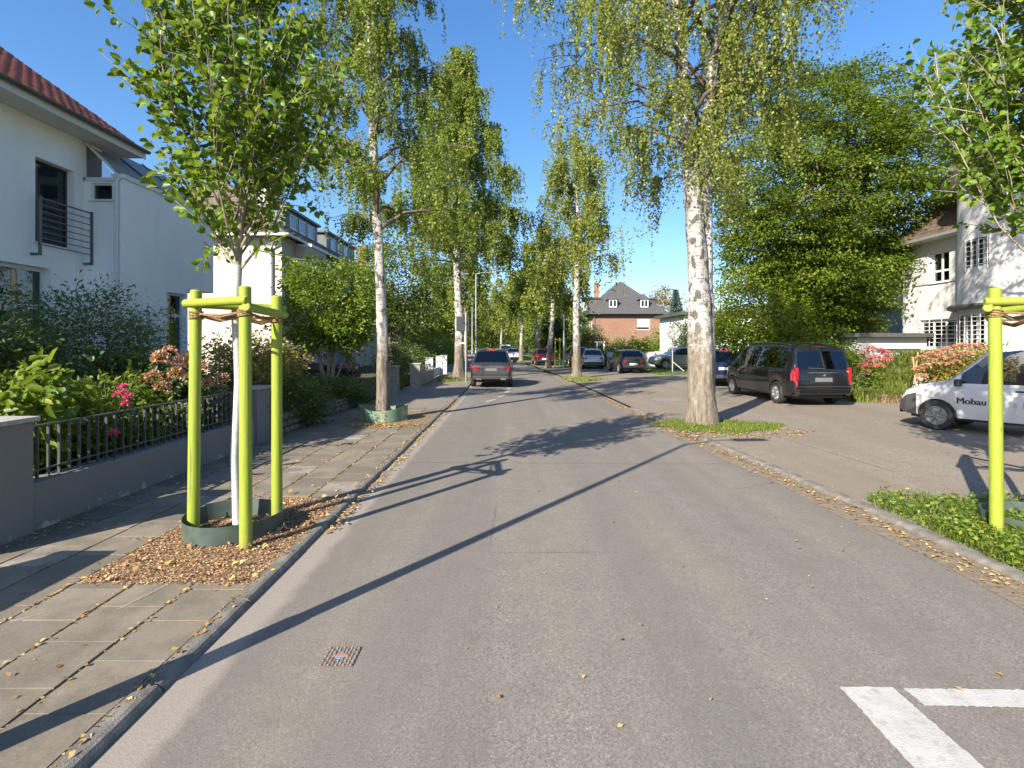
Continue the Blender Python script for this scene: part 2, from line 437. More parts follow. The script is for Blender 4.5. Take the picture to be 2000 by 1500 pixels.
def mk_birch():
    m, nt, b = newmat('birch bark'); t = nt.nodes.new('ShaderNodeTexCoord'); O = t.outputs['Object']
    def mp(s):
        q = N(nt, 'Mapping'); q.inputs['Scale'].default_value = s; nt.links.new(O, q.inputs['Vector']); return q.outputs[0]
    lent = noise(nt, mp((3.2, 3.2, 26)), 1.6, 5, .65)
    spot = noise(nt, mp((4.5, 4.5, 3.0)), 1.5, 5, .62)
    tint = noise(nt, mp((1.3, 1.3, 2.0)), 1.2, 4)
    c = ramp(nt, tint, [(.3, (.35, .325, .295)), (.6, (.48, .46, .435)), (.8, (.33, .285, .24))])
    c = mixc(nt, ramp(nt, lent, [(.52, 0), (.62, .8)]), c, (.10, .085, .07))
    c = mixc(nt, ramp(nt, spot, [(.52, 0), (.58, .9)]), c, (.06, .052, .046))
    sp = N(nt, 'SeparateXYZ'); nt.links.new(O, sp.inputs[0])
    rough_b = noise(nt, mp((9, 9, 1.6)), 1.7, 6, .7)
    ad = N(nt, 'Math', operation='MULTIPLY_ADD'); ad.inputs[1].default_value = -.25; ad.inputs[2].default_value = .63
    nt.links.new(sp.outputs[2], ad.inputs[0])
    ad2 = N(nt, 'MATH' if False else 'Math', operation='ADD'); nt.links.new(ad.outputs[0], ad2.inputs[0]); nt.links.new(spot, ad2.inputs[1])
    msk = ramp(nt, ad2.outputs[0], [(.50, 0), (.78, 1)])
    rb = ramp(nt, rough_b, [(.3, (.06, .05, .038)), (.5, (.18, .148, .112)), (.66, (.27, .23, .18)), (.74, (.45, .41, .35))])
    c = mixc(nt, msk, c, rb)
    nt.links.new(c, b.inputs['Base Color']); b.inputs['Roughness'].default_value = .85
    n1 = bump(nt, b, rough_b, 1.0, .05); n2 = bump(nt, b, spot, .5, .03, n1); bump(nt, b, lent, .4, .015, n2); return m
M['birch'] = mk_birch()
M['leaf_young'] = leafmat('glossy young leaves', [(0, (.05, .11, .010)), (.4, (.10, .19, .016)), (.75, (.15, .25, .024)), (1, (.23, .31, .04))], .4, .42, .35)
M['leaf_birch_y'] = leafmat('yellowing birch leaves', [(0, (.075, .115, .018)), (.35, (.15, .20, .032)), (.7, (.30, .33, .065)), (.92, (.46, .42, .11)), (1, (.54, .32, .06))], .44)
M['leaf_birch_g'] = leafmat('green birch leaves', [(0, (.075, .12, .018)), (.45, (.15, .21, .028)), (.8, (.25, .29, .045)), (1, (.40, .36, .06))], .44)
M['leaf_beech'] = leafmat('hornbeam leaves', [(0, (.038, .075, .010)), (.4, (.085, .138, .015)), (.75, (.15, .205, .022)), (1, (.26, .27, .04))], .40)
M['leaf_bush'] = leafmat('bright shrub leaves', [(0, (.045, .09, .010)), (.45, (.115, .19, .018)), (.8, (.21, .27, .035)), (1, (.34, .34, .06))], .38, .42, .4)
M['leaf_dark'] = leafmat('dark evergreen leaves', [(0, (.026, .052, .012)), (.5, (.058, .098, .022)), (.85, (.10, .145, .03)), (1, (.16, .18, .04))], .28, .45, .4)
M['leaf_lime'] = leafmat('yellow green shrub leaves', [(0, (.09, .14, .014)), (.45, (.19, .26, .024)), (.8, (.30, .35, .04)), (1, (.42, .42, .07))], .42, .45, .35)
M['leaf_orange'] = leafmat('orange tinged leaves', [(0, (.06, .10, .015)), (.35, (.17, .20, .03)), (.6, (.34, .28, .05)), (.85, (.40, .17, .06)), (1, (.30, .10, .05))], .28)
M['leaf_autumn'] = leafmat('autumn foliage', [(0, (.10, .09, .02)), (.5, (.22, .16, .04)), (1, (.36, .22, .05))], .25)
M['leaf_spruce'] = leafmat('blue spruce needles', [(0, (.07, .11, .11)), (1, (.16, .22, .22))], .1)
M['grass'] = leafmat('grass blades', [(0, (.05, .10, .012)), (.5, (.11, .18, .02)), (.85, (.20, .25, .04)), (1, (.36, .30, .10))], .3)
M['grass_pale'] = leafmat('pale ornamental grass', [(0, (.08, .13, .02)), (.5, (.17, .23, .04)), (1, (.34, .32, .12))], .3)
M['straw'] = leafmat('dry straw', [(0, (.22, .14, .07)), (1, (.46, .36, .2))], .2)
M['litter'] = leafmat('fallen leaves', [(0, (.24, .11, .045)), (.4, (.38, .22, .09)), (.75, (.50, .36, .17)), (1, (.55, .42, .10))], .1, .7, .2)
M['chips'] = leafmat('wood chips', [(0, (.22, .105, .055)), (.5, (.40, .215, .115)), (.85, (.50, .31, .18)), (1, (.56, .42, .29))], .0, .9, .2)
M['fl_pink'] = leafmat('pink petals', [(0, (.60, .03, .16)), (1, (.80, .10, .30))], .25)
M['fl_salmon'] = leafmat('faded hydrangea petals', [(0, (.34, .13, .08)), (.5, (.50, .24, .15)), (1, (.62, .36, .24))], .25)
M['fl_red'] = leafmat('red hydrangea petals', [(0, (.50, .06, .09)), (.6, (.62, .14, .16)), (1, (.66, .30, .26))], .25)

def mk_glass(name, tint=.55, refl=(.9, .95, 1)):
    m, nt, b = newmat(name)
    tr = N(nt, 'BsdfTransparent'); tr.inputs[0].default_value = (tint, tint, tint * 1.03, 1)
    gl = N(nt, 'BsdfGlossy'); gl.inputs[0].default_value = (*refl, 1); gl.inputs['Roughness'].default_value = .015
    fr = N(nt, 'Fresnel', IOR=1.75)
    mx = N(nt, 'MixShader'); nt.links.new(fr.outputs[0], mx.inputs[0])
    nt.links.new(tr.outputs[0], mx.inputs[1]); nt.links.new(gl.outputs[0], mx.inputs[2])
    nt.links.new(mx.outputs[0], nt.nodes['Material Output'].inputs['Surface']); return m
M['glass'] = mk_glass('window glass', .6)
M['carglass'] = mk_glass('tinted car glass', .22)
M['carglass_clear'] = mk_glass('car glass', .5)
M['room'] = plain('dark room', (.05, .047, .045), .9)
M['curtain'] = plain('curtain cloth', (.42, .41, .40), .9, var=.2, nscale=3)
def paint(name, col, metal=.0, rough=.28):
    m, nt, b = newmat(name); v = coords(nt); f = noise(nt, v, 2.5, 5)
    nt.links.new(ramp(nt, f, [(.3, tuple(c * .92 for c in col)), (.7, col)]), b.inputs['Base Color'])
    b.inputs['Metallic'].default_value = metal; b.inputs['Roughness'].default_value = rough
    b.inputs['Specular IOR Level'].default_value = .2; b.inputs['Coat Weight'].default_value = 1.0; b.inputs['Coat Roughness'].default_value = .04
    return m
P_ = {k: paint('car paint ' + k, *a) for k, a in dict(
    black=((.008, .008, .009), .0, .4), grey=((.028, .028, .030), .2, .4), navy=((.012, .022, .06), .2, .3),
    silver=((.42, .42, .42), .6, .35), white=((.60, .60, .59), .0, .4), red=((.05, .005, .007), .1, .3),
    blue=((.06, .13, .28), .3, .3), hatch=((.035, .04, .045), .4, .3)).items()}
M['tyre'] = plain('tyre rubber', (.028, .027, .026), .8, var=.3, nscale=20)
M['rim'] = plain('alloy rim', (.50, .50, .50), .35, .75, var=.1)
M['hubcap'] = plain('grey hubcap', (.27, .27, .27), .4, .3, var=.08)
M['plastic'] = plain('black plastic', (.025, .025, .026), .55, var=.15)
M['plastic_grey'] = plain('grey bumper plastic', (.05, .052, .054), .6, var=.12)
M['redlens'] = plain('red tail lens', (.30, .008, .014), .15, var=.1, coat=1.0)
M['lens'] = plain('clear lens', (.62, .63, .65), .12, var=.05, coat=1.0)
M['plate'] = plain('number plate', (.60, .60, .58), .5, var=.03)
M['plate_dim'] = plain('greyed number plate', (.13, .13, .14), .5, var=.1)
M['chrome'] = plain('chrome strip', (.7, .7, .7), .15, 1.0, var=.03)
M['iron'] = plain('cast iron', (.15, .115, .095), .6, .3, var=.35, nscale=30, bmp=.4, bscale=80)
M['iron_pale'] = plain('pale cast iron', (.27, .235, .205), .5, .3, var=.2, nscale=30)  # paler iron tone for the raised studs of the cover
M['iron_blue'] = plain('blue paint mark', (.12, .22, .36), .5)
M['rust'] = plain('rusty iron', (.40, .14, .05), .8, var=.3, nscale=30)
M['textblack'] = plain('black lettering', (.02, .02, .022), .5, var=.02)
M['textgrey'] = plain('grey lettering', (.32, .33, .34), .5, var=.02)
M['logo_blue'] = plain('blue logo', (.03, .28, .50), .5, var=.02)
M['wood'] = plain('raw wooden stake', (.46, .30, .17), .8, var=.25, nscale=20)
M['stone'] = plain('rubble stone', (.19, .165, .135), .9, var=.45, nscale=8, bmp=.7, bscale=20)
M['white_board'] = plain('white painted board', (.55, .55, .54), .5, var=.04)
M['grey_board'] = plain('grey panel', (.36, .37, .38), .5, var=.06)
M['yellow_bin'] = plain('yellow bin', (.46, .30, .03), .5, var=.15)
M['signback'] = plain('grey sign back', (.045, .05, .06), .5, .4, var=.06)

# ================================================================== the setting
LY = [-14, 23, 30, 45, 60, 80, 150]; LX = [-1.95, -1.95, -2.1, -2.9, -3.6, -5.0, -10.0]
RY = [-14, 3, 6, 8.4, 12, 14, 22, 29, 37, 44, 55, 80, 150]; RX = [3.9, 3.84, 3.8, 3.68, 3.45, 3.36, 3.05, 2.7, 2.3, 1.7, 1.05, -.5, -5.5]
lx = lambda y: float(np.interp(y, LY, LX)); rx = lambda y: float(np.interp(y, RY, RX))
def structure(o, label=None): return tag(o, label, None, None, 'structure')

def strip(name, ys, xl, xr, z, mat, parent=None):
    Vv = []; Ff = []
    for i, y in enumerate(ys):
        a, b = xl(y), xr(y); Vv += [(a, y, z), (b, y, z)]
        if i: Ff.append((2 * i - 2, 2 * i - 1, 2 * i + 1, 2 * i))
    return np_mesh(name, Vv, Ff, mat, parent)

ground = np_mesh('ground', [(-600, -600, -.06), (600, -600, -.06), (600, 900, -.06), (-600, 900, -.06)], [(0, 1, 2, 3)], M['lawn'])
structure(ground, 'green ground beyond the street')
YS = list(np.arange(-14, 30, 1.0)) + list(np.arange(30, 151, 5.0))
road = strip('road', YS, lx, rx, 0.0, M['asphalt']); structure(road, 'grey asphalt street running away from the camera')
# leaf filled gutter on the right (the pale band on the left is in the road surface)
ys = list(np.arange(-2, 34, .22))
gr_ = strip('gutter', ys, lambda y: rx(y) - .06 - .04 * math.sin(y * 2.3), lambda y: rx(y) + .34, .004, M['dirt'])
structure(gr_, 'leaf filled gutter along the right kerb')

# painted markings, children of the road
def marking(name, quad, mat, label=None):
    rr = random.Random(int(abs(quad[0][0]) * 1000)); P = []
    for i in range(4):                          # slightly ragged outline as on coarse asphalt
        a, b = Vector(quad[i][:2]), Vector(quad[(i + 1) % 4][:2]); d = b - a; L = d.length; n = Vector((-d.y, d.x)) / max(L, 1e-6); k = max(1, int(L / .018))
        for j in range(k):
            q = a + d * (j / k) + (n * rr.gauss(0, .0028) if j else Vector((0, 0))); P.append((q.x, q.y, .006))
    mb = MB(); mb.add(P, [tuple(range(len(P)))]); o = mb.build(name, mat, road)
    if label: o['label'] = label
marking('painted_line', [G(1640, 1343), G(1743, 1344), G(1935, 1512), G(1795, 1512)], M['paint_white'], 'broad white line running towards the camera')
marking('painted_line', [G(1764, 1346), G(2120, 1351), G(2120, 1386), G(1806, 1380)], M['paint_white'], 'white cross line leaving the frame')
for (a, b) in (((916, 798), (937, 793)), ((949, 785), (968, 780)), ((973, 776), (985, 772)), ((987, 767), (995, 764)), ((992, 760), (997, 758))):
    p, q = Vector(G(*a)), Vector(G(*b)); d = (q - p).normalized(); n = Vector((d.y, -d.x, 0)) * .055
    marking('painted_dash', [p - n, p + n, q + n, q - n], M['paint_white'])
# asphalt repair seam across the road
s = np_mesh('asphalt_seam', [(-1.65, 8.85, .003), (3.65, 8.72, .003), (3.65, 8.745, .003), (-1.65, 8.875, .003)], [(0, 1, 2, 3)], M['joint'], road)

# left kerb stones
kerb = strip('kerb', list(np.arange(16, 31, 1.0)) + list(np.arange(31, 150, 5.0)), lambda y: lx(y) - .11, lambda y: lx(y), .050, M['kerb'])
structure(kerb, 'worn grey kerb along the left pavement')
def kerb_mesh(L, h, w, drop=.0):
    mb = MB(); prof = [(-w, -.08), (-w, h), (-.055, h), (-.028, h - .007), (-.010, h - .024), (0, h - .038), (0.004, -.08)]
    P = [(x, y, z) for y in (0, L) for x, z in prof]; n = len(prof)
    mb.add(P, [(i, i + 1, n + i + 1, n + i) for i in range(n - 1)] + [tuple(range(n - 1, -1, -1)), tuple(range(n, 2 * n))])
    me = bpy.data.meshes.new('kerb_stone'); me.from_pydata(mb.v, [], mb.f); me.materials.append(M['kerb'])
    return me
km = kerb_mesh(.985, .050, .125)
for i in range(16):
    o = bpy.data.objects.new('kerb_stone', km); COL.objects.link(o); o.parent = kerb
    o.location = (-1.95 + random.uniform(-.006, .006), .02 + i, random.uniform(-.004, .004)); o.rotation_euler.z = random.uniform(-.004, .004)
fk = strip('kerb_face', list(np.arange(16, 31, 1.0)), lambda y: lx(y), lambda y: lx(y) + .002, .0, M['kerb'], kerb)
me = fk.data
for i, v in enumerate(me.vertices): v.co.z = .050 if i % 2 == 0 else -.02
# right kerb
kerb_r = strip('kerb', list(np.arange(16, 31, 1.0)) + list(np.arange(31, 60, 5.0)), lambda y: rx(y) + .32, lambda y: rx(y) + .45, .056, M['kerb'])
structure(kerb_r, 'low grey kerb along the parking court')
kr = kerb_mesh(.985, .058, .13)
for i in range(16):
    y = .3 + i; o = bpy.data.objects.new('kerb_stone', kr); COL.objects.link(o); o.parent = kerb_r
    a = math.atan2(rx(y + 1) - rx(y), 1.0)
    o.location = (rx(y) + .32 + .0, y, random.uniform(-.006, .003)); o.rotation_euler = (0, 0, -a + math.pi); o.location.y = y + .985
    o.location.x = rx(y + 1) + .32

# left pavement: joint bed, single slabs near, sheet beyond
PAV_IN = -4.86
pav = strip('pavement', list(np.arange(-14, 17, 1.0)), lambda y: PAV_IN - .05, lambda y: lx(y) - .10, .0385, M['joint'])
structure(pav, 'left pavement of concrete slabs with mossy joints')
strip('pavement_surface', list(np.arange(16, 31, 1.0)) + list(np.arange(31, 150, 5.0)), lambda y: lx(y) - 2.75, lambda y: lx(y) - .105, .045, M['pave_far'], pav)
def slab_mesh(w, l):
    mb = MB(); t = .06; c = .002
    P = []
    for z, k in ((-t, 0), (-c, 0), (0, c)):
        P += [(k, k, z), (w - k, k, z), (w - k, l - k, z), (k, l - k, z)]
    mb.add(P, [(8, 9, 10, 11)] + [(i + a, i + (a + 1) % 4 + 0, i + 4 + (a + 1) % 4, i + 4 + a) for i in (0, 4) for a in range(4)])
    me = bpy.data.meshes.new('slab'); me.from_pydata(mb.v, [], mb.f); me.materials.append(M['slab']); return me
rows = [-2.078, -2.525, -3.0, -3.48, -3.955, -4.43, -4.86]
pits = [(-3.48, -2.0, 4.30, 6.62), (-3.99, -2.0, 12.35, 15.0)]
sm = {}
for r in range(6):
    x1, x0 = rows[r], rows[r + 1]; w = x1 - x0 - .018
    y = 1.35 - (r % 2) * .235 + random.uniform(-.03, .03)
    while y < 16.0:
        L = .47; y0, y1 = y, y + L
        cut = False
        for a, b, c, d in pits:
            if x0 > a - .05 and x1 < b + .2 and y1 > c + .02 and y0 < d - .02:
                if y0 < c - .12: y1 = c
                elif y1 > d + .12: y0 = d
                else: cut = True
        if not cut:
            l = round(y1 - y0 - .010, 3); key = (round(w, 3), l)
            if key not in sm: sm[key] = slab_mesh(*key)
            o = bpy.data.objects.new('slab', sm[key]); COL.objects.link(o); o.parent = pav
            o.location = (x0 + .009, y0 + .005, .045 + random.uniform(-.002, .004))
            o.rotation_euler = (random.uniform(-.005, .005), random.uniform(-.005, .005), random.uniform(-.008, .008))
        y += L
# faint chalk strokes children left on the slabs
rc = random.Random(5)
for (p, q) in (((615, 876), (662, 893)), ((640, 866), (690, 872)), ((700, 905), (735, 893)), ((718, 884), (742, 889)), ((582, 900), (600, 898)), ((590, 915), (640, 908)), ((230, 1190), (330, 1140)), ((20, 1215), (90, 1195))):
    a_, b_ = Vector(G(p[0], p[1], .05)), Vector(G(q[0], q[1], .05)); d = (b_ - a_).normalized(); n = Vector((d.y, -d.x, 0)) * rc.uniform(.010, .018)
    np_mesh('chalk_mark', [a_ - n, a_ + n, b_ + n, b_ - n], [(0, 1, 2, 3)], M['chalk'], pav)
# right court paving
cy = [-14, 17.5, 17.6, 33, 33.2, 44, 60]
def cxr(y): return 16.5 if y <= 17.55 else (11.3 if y <= 33.1 else (9.0 if y <= 44 else rx(y) + 3))
court = strip('parking_court', [-14, 0, 3, 6, 8.4, 12, 14, 17.5, 17.6, 20, 22, 26, 29, 33, 33.2, 37, 40, 44, 44.1, 50, 55, 60], lambda y: rx(y) + .44, cxr, .052, M['court'])
structure(court, 'brownish paved parking court on the right')
strip('expansion_joint', [8.0, 14.0], lambda y: 5.2 + .22 * (14 - y) * .35, lambda y: 5.215 + .22 * (14 - y) * .35, .056, M['joint'], court)
np_mesh('paving_patch', [(*G(1270, 781)[:2], .056), (*G(1330, 781)[:2], .056), (*G(1332, 787)[:2], .056), (*G(1284, 787)[:2], .056)], [(0, 3, 2, 1)], M['gutter'], court)

# pits, gardens
pit1 = np_mesh('planting_pit', [(-3.48, 4.3, .038), (-2.055, 4.3, .038), (-2.055, 6.62, .038), (-3.48, 6.62, .038)], [(0, 1, 2, 3)], M['mulch']); structure(pit1, 'bark mulch bed round the near young tree')
pit2 = np_mesh('planting_pit', [(-3.99, 12.35, .038), (-2.055, 12.35, .038), (-2.055, 15.0, .038), (-3.99, 15.0, .038)], [(0, 1, 2, 3)], M['dirt']); structure(pit2, 'dusty bed round the left birch')
gL = strip('garden_soil', [-14, 15, 30, 60, 150], lambda y: -60, lambda y: -4.9 if y < 17 else lx(y) - 2.7, .09, M['soil']); structure(gL, 'dark soil of the front gardens on the left')
gR = strip('lawn', [17.5, 33.0, 33.1, 44, 44.05, 150], lambda y: (11.25 if y <= 33.05 else (8.95 if y <= 44.02 else rx(y) + 2.9)), lambda y: 120, .055, M['lawn']); structure(gR, 'mown grass and beds behind the parked cars')

# ================================================================== scatter (stuff)
def blades(name, pts, h, w, mat, seed, lean=.5, parent=None, label=None, cat=None):
    rg = np.random.default_rng(seed); n = len(pts)
    P = np.asarray(pts, float); az = rg.random(n) * 6.283
    hh = h * (.45 + .8 * rg.random(n)); ln = lean * rg.random(n) * hh
    d = np.stack([np.cos(az), np.sin(az), np.zeros(n)], 1); sd = np.stack([-np.sin(az), np.cos(az), np.zeros(n)], 1) * (w * .5)
    m = P + d * (ln * .35)[:, None]; m[:, 2] += hh * .6
    t = P + d * ln[:, None]; t[:, 2] += hh * (1 - .25 * lean)
    Vv = np.stack([P - sd, P + sd, m + sd * .8, t, m - sd * .8], 1).reshape(-1, 3)
    i = np.arange(n)[:, None] * 5
    me_f = np.concatenate([i + np.array([[0, 1, 2, 4]])], 0)
    tri = np.concatenate([i + np.array([[4, 2, 3, 3]])], 0)
    # quads plus thin tip quads (last vertex doubled through a tiny offset)
    Vt = np.stack([m - sd * .8, m + sd * .8, t + sd * .05, t - sd * .05], 1).reshape(-1, 3)
    V2 = np.concatenate([Vv, Vt]); j = np.arange(n)[:, None] * 4 + 5 * n
    Ff = np.concatenate([me_f, j + np.array([[0, 1, 2, 3]])])
    c = rg.random(n)
    o = np_mesh(name, V2, Ff, mat, parent, np.concatenate([np.repeat(c, 5), np.repeat(c, 4)]))
    if parent is None: tag(o, label, cat, None, 'stuff')
    return o

def in_ellipse(n, cx, cy, rxx, ryy, z, rg, pw=.5, edge=.25):
    a = rg.random(n) * 6.283; r = rg.random(n) ** pw * (1 + edge * np.sin(a * 3 + 1) * .5 + edge * np.sin(a * 7) * .4)
    return np.stack([cx + np.cos(a) * r * rxx, cy + np.sin(a) * r * ryy, np.full(n, z)], 1)

def flat_leaves(name, P, size, mat, seed, label, cat=None, tilt=.35, width=.62, parent=None):
    rg = np.random.default_rng(seed); n = len(P); P = np.asarray(P, float)
    az = rg.random(n) * 6.283
    D = np.stack([np.cos(az), np.sin(az), rg.normal(0, tilt * .5, n)], 1)
    S = np.stack([-np.sin(az), np.cos(az), rg.normal(0, tilt * .6, n)], 1)
    s = (size * (.5 + rg.random(n)))[:, None]; D = unit(D) * s; S = unit(S) * s * width * .5
    up = np.zeros((n, 3)); up[:, 2] = (s[:, 0]) * (.12 + .2 * rg.random(n))
    lo = np.zeros((n, 3)); lo[:, 2] = np.abs(D[:, 2]) + np.abs(S[:, 2]) + .003
    P = P + lo
    Vv = np.stack([P - D * .5, P - D * .1 + S + up, P + D * .5 + up * .3, P - D * .1 - S + up * .6], 1).reshape(-1, 3)
    Ff = np.arange(4 * n).reshape(n, 4)
    o = np_mesh(name, Vv, Ff, mat, parent, np.repeat(rg.random(n), 4))
    tag(o, label, cat, None, 'stuff'); return o

rg = np.random.default_rng(3)
# chips and leaves in the near pit
n = 13000; P = np.stack([rg.uniform(-3.46, -2.07, n), rg.uniform(4.25, 6.65, n), np.full(n, .040)], 1)
flat_leaves('bark_chips', P, .019, M['chips'], 11, 'reddish bark chips strewn in the near tree pit', tilt=.5)
n = 170; P = np.stack([rg.uniform(-3.55, -2.03, n), rg.uniform(4.2, 6.8, n), np.full(n, .046)], 1)
flat_leaves('fallen_leaves', P, .055, M['litter'], 12, 'dry leaves lying on the bark mulch', tilt=.6)
# leaves along slab joints, pavement, gutters, road
PL = []
for r in (-2.055, -2.525, -3.0, -3.48): 
    k = 600 if r > -2.1 else 340
    y = rg.uniform(1.8, 14, k); PL.append(np.stack([r + rg.normal(0, .018, k), y, np.full(k, .040)], 1))
k = 420; PL.append(np.stack([rg.uniform(-4.8, -2.1, k), rg.uniform(2, 20, k), np.full(k, .047)], 1))
k = 500; PL.append(np.stack([-4.78 + np.abs(rg.normal(0, .16, k)), rg.uniform(5, 16, k), np.full(k, .047)], 1))
flat_leaves('fallen_leaves', np.concatenate(PL), .032, M['litter'], 13, 'small dry leaves in the slab joints of the left pavement')
PL = []
k = 900; y = 5.5 + rg.random(k) ** 1.2 * 14; PL.append(np.stack([-1.93 + np.abs(rg.normal(0, .06, k)), y, np.full(k, .006)], 1))
flat_leaves('fallen_leaves', np.concatenate(PL), .038, M['litter'], 14, 'band of dry leaves against the left kerb')
k = 1500; y = 3.2 + rg.random(k) ** 1.3 * 16; X = np.interp(y, RY, RX) + .16 + rg.normal(0, .06, k) * (.6 + np.abs(np.sin(y * 1.7)))
flat_leaves('fallen_leaves', np.stack([X, y, np.full(k, .006)], 1), 
            .036, M['litter'], 15, 'brown leaves filling the right gutter')
k = 120; y = 2.4 + rg.random(k) ** 1.2 * 16; PL = [np.stack([rg.uniform(-.2, 1, k) ** 1 * 3.6, y, np.full(k, .004)], 1)]
flat_leaves('fallen_leaves', np.concatenate(PL), .034, M['litter'], 16, 'single yellow leaves scattered over the asphalt', tilt=.2)
k = 1900; y = 5 + rg.random(k) * 16; PL = np.stack([np.interp(y, RY, RX) + .5 + rg.random(k) ** 1.4 * 8, y, np.full(k, .038)], 1)
flat_leaves('fallen_leaves', PL, .036, M['litter'], 17, 'yellow leaves scattered over the parking court', tilt=.25)
k = 700; PL = in_ellipse(k, 4.7, 11.5, 1.6, .9, .055, rg)
flat_leaves('fallen_leaves', PL, .05, M['litter'], 18, 'reddish leaf litter beside the grass round the big birch')
k = 500; PL = in_ellipse(k, -3.0, 12.5, .9, .35, .045, rg)
flat_leaves('fallen_leaves', PL, .05, M['litter'], 19, 'leaf litter in front of the muddy green ring')
# grass patches
blades('grass', in_ellipse(9000, 4.75, 12.35, 1.35, .95, .05, rg), .085, .009, M['grass'], 21, .6, label='grass patch round the foot of the big birch')
P = np.concatenate([in_ellipse(7500, 5.3, 5.5, 1.4, 1.15, .05, rg, .6), in_ellipse(4500, 4.75, 4.75, .7, .8, .05, rg, .6)])
P = P[P[:, 0] > np.interp(P[:, 1], RY, RX) + .42]
blades('grass', P, .13, .008, M['grass'], 22, 1.3, label='tall grass round the right lime green stake')
q = P[rg.permutation(len(P))[:7000]].copy(); q[:, 2] += .01 + rg.random(len(q)) * .11
D = rg.normal(size=q.shape); D[:, 2] = np.abs(D[:, 2]) * .4
Vv, Ff, c = leaf_arrays(q, D, .022 + .04 * rg.random(len(q)), rg, 'quad', .7, .5)
tag(np_mesh('weeds', Vv, Ff, M['leaf_bush'], None, c), 'leafy weeds round the right lime green stake', None, None, 'stuff')
blades('grass', in_ellipse(2600, 3.7, 28.8, 1.0, 1.6, .05, rg), .13, .03, M['grass_pale'], 23, .6, label='grass patch round the second right birch')
blades('grass', in_ellipse(1800, -3.1, 28.7, .9, 1.6, .045, rg), .12, .03, M['grass_pale'], 24, .6, label='dry grass patch round the second left birch')
k = 900; yy = rg.uniform(2, 15, k); P = np.stack([rg.choice([-2.525, -3.0, -3.48, -2.06], k) + rg.normal(0, .012, k), yy, np.full(k, .032)], 1)
P = P[np.sin(P[:, 1] * 2.1 + P[:, 0] * 5) > .35]
blades('moss_tufts', P, .03, .006, M['grass_pale'], 25, .8, label='small grass tufts growing in the pavement joints')
blades('lawn_grass', np.stack([rg.uniform(9, 15, 9000), rg.uniform(33.4, 39.5, 9000), np.full(9000, .038)], 1), .10, .03, M['grass'], 26, .5, label='bright lawn below the basketball hoop')

# ================================================================== trees and shrubs
def polyline(pts, t):
    """points at parameters t (0..1) on a polyline, vectorised"""
    pts = np.asarray(pts, float); k = len(pts) - 1
    x = np.clip(np.asarray(t) * k, 0, k - 1e-6); i = x.astype(int); f = (x - i)[..., None]
    return pts[i] * (1 - f) + pts[i + 1] * f

def trunk_mesh(mb, path, radii, n=14, seed=1, wob=.06, flare=1.0):
    """slightly irregular trunk"""
    rr = np.random.default_rng(seed); P = np.asarray(path, float)
    k = max(14, int(len(path) * 10)); ts = np.linspace(0, 1, k) ** 1.0
    pts = polyline(P, ts); rad = np.interp(ts, np.linspace(0, 1, len(radii)), radii)
    base = pts[0, 2]; h = pts[:, 2] - base
    rad = rad * (1 + (flare - 1) * np.exp(-h / .28))
    ph = rr.random(4) * 6.28; vs = []
    for i in range(k):
        for j in range(n):
            a = 2 * math.pi * j / n
            r = rad[i] * (1 + wob * math.sin(a * 3 + ph[0] + h[i] * .7) + wob * .8 * math.sin(a * 5 + ph[1] - h[i] * 1.9) + wob * .7 * math.sin(h[i] * 5 + ph[2] + a))
            if flare > 1: r *= 1 + .16 * (flare - 1) * math.exp(-h[i] / .3) * math.sin(a * 5 + ph[3])
            vs.append((pts[i, 0] + r * math.cos(a), pts[i, 1] + r * math.sin(a), pts[i, 2]))
    fs = [(i * n + j, i * n + (j + 1) % n, (i + 1) * n + (j + 1) % n, (i + 1) * n + j) for i in range(k - 1) for j in range(n)]
    fs.append(tuple((k - 1) * n + j for j in range(n)))
    mb.add(vs, fs)

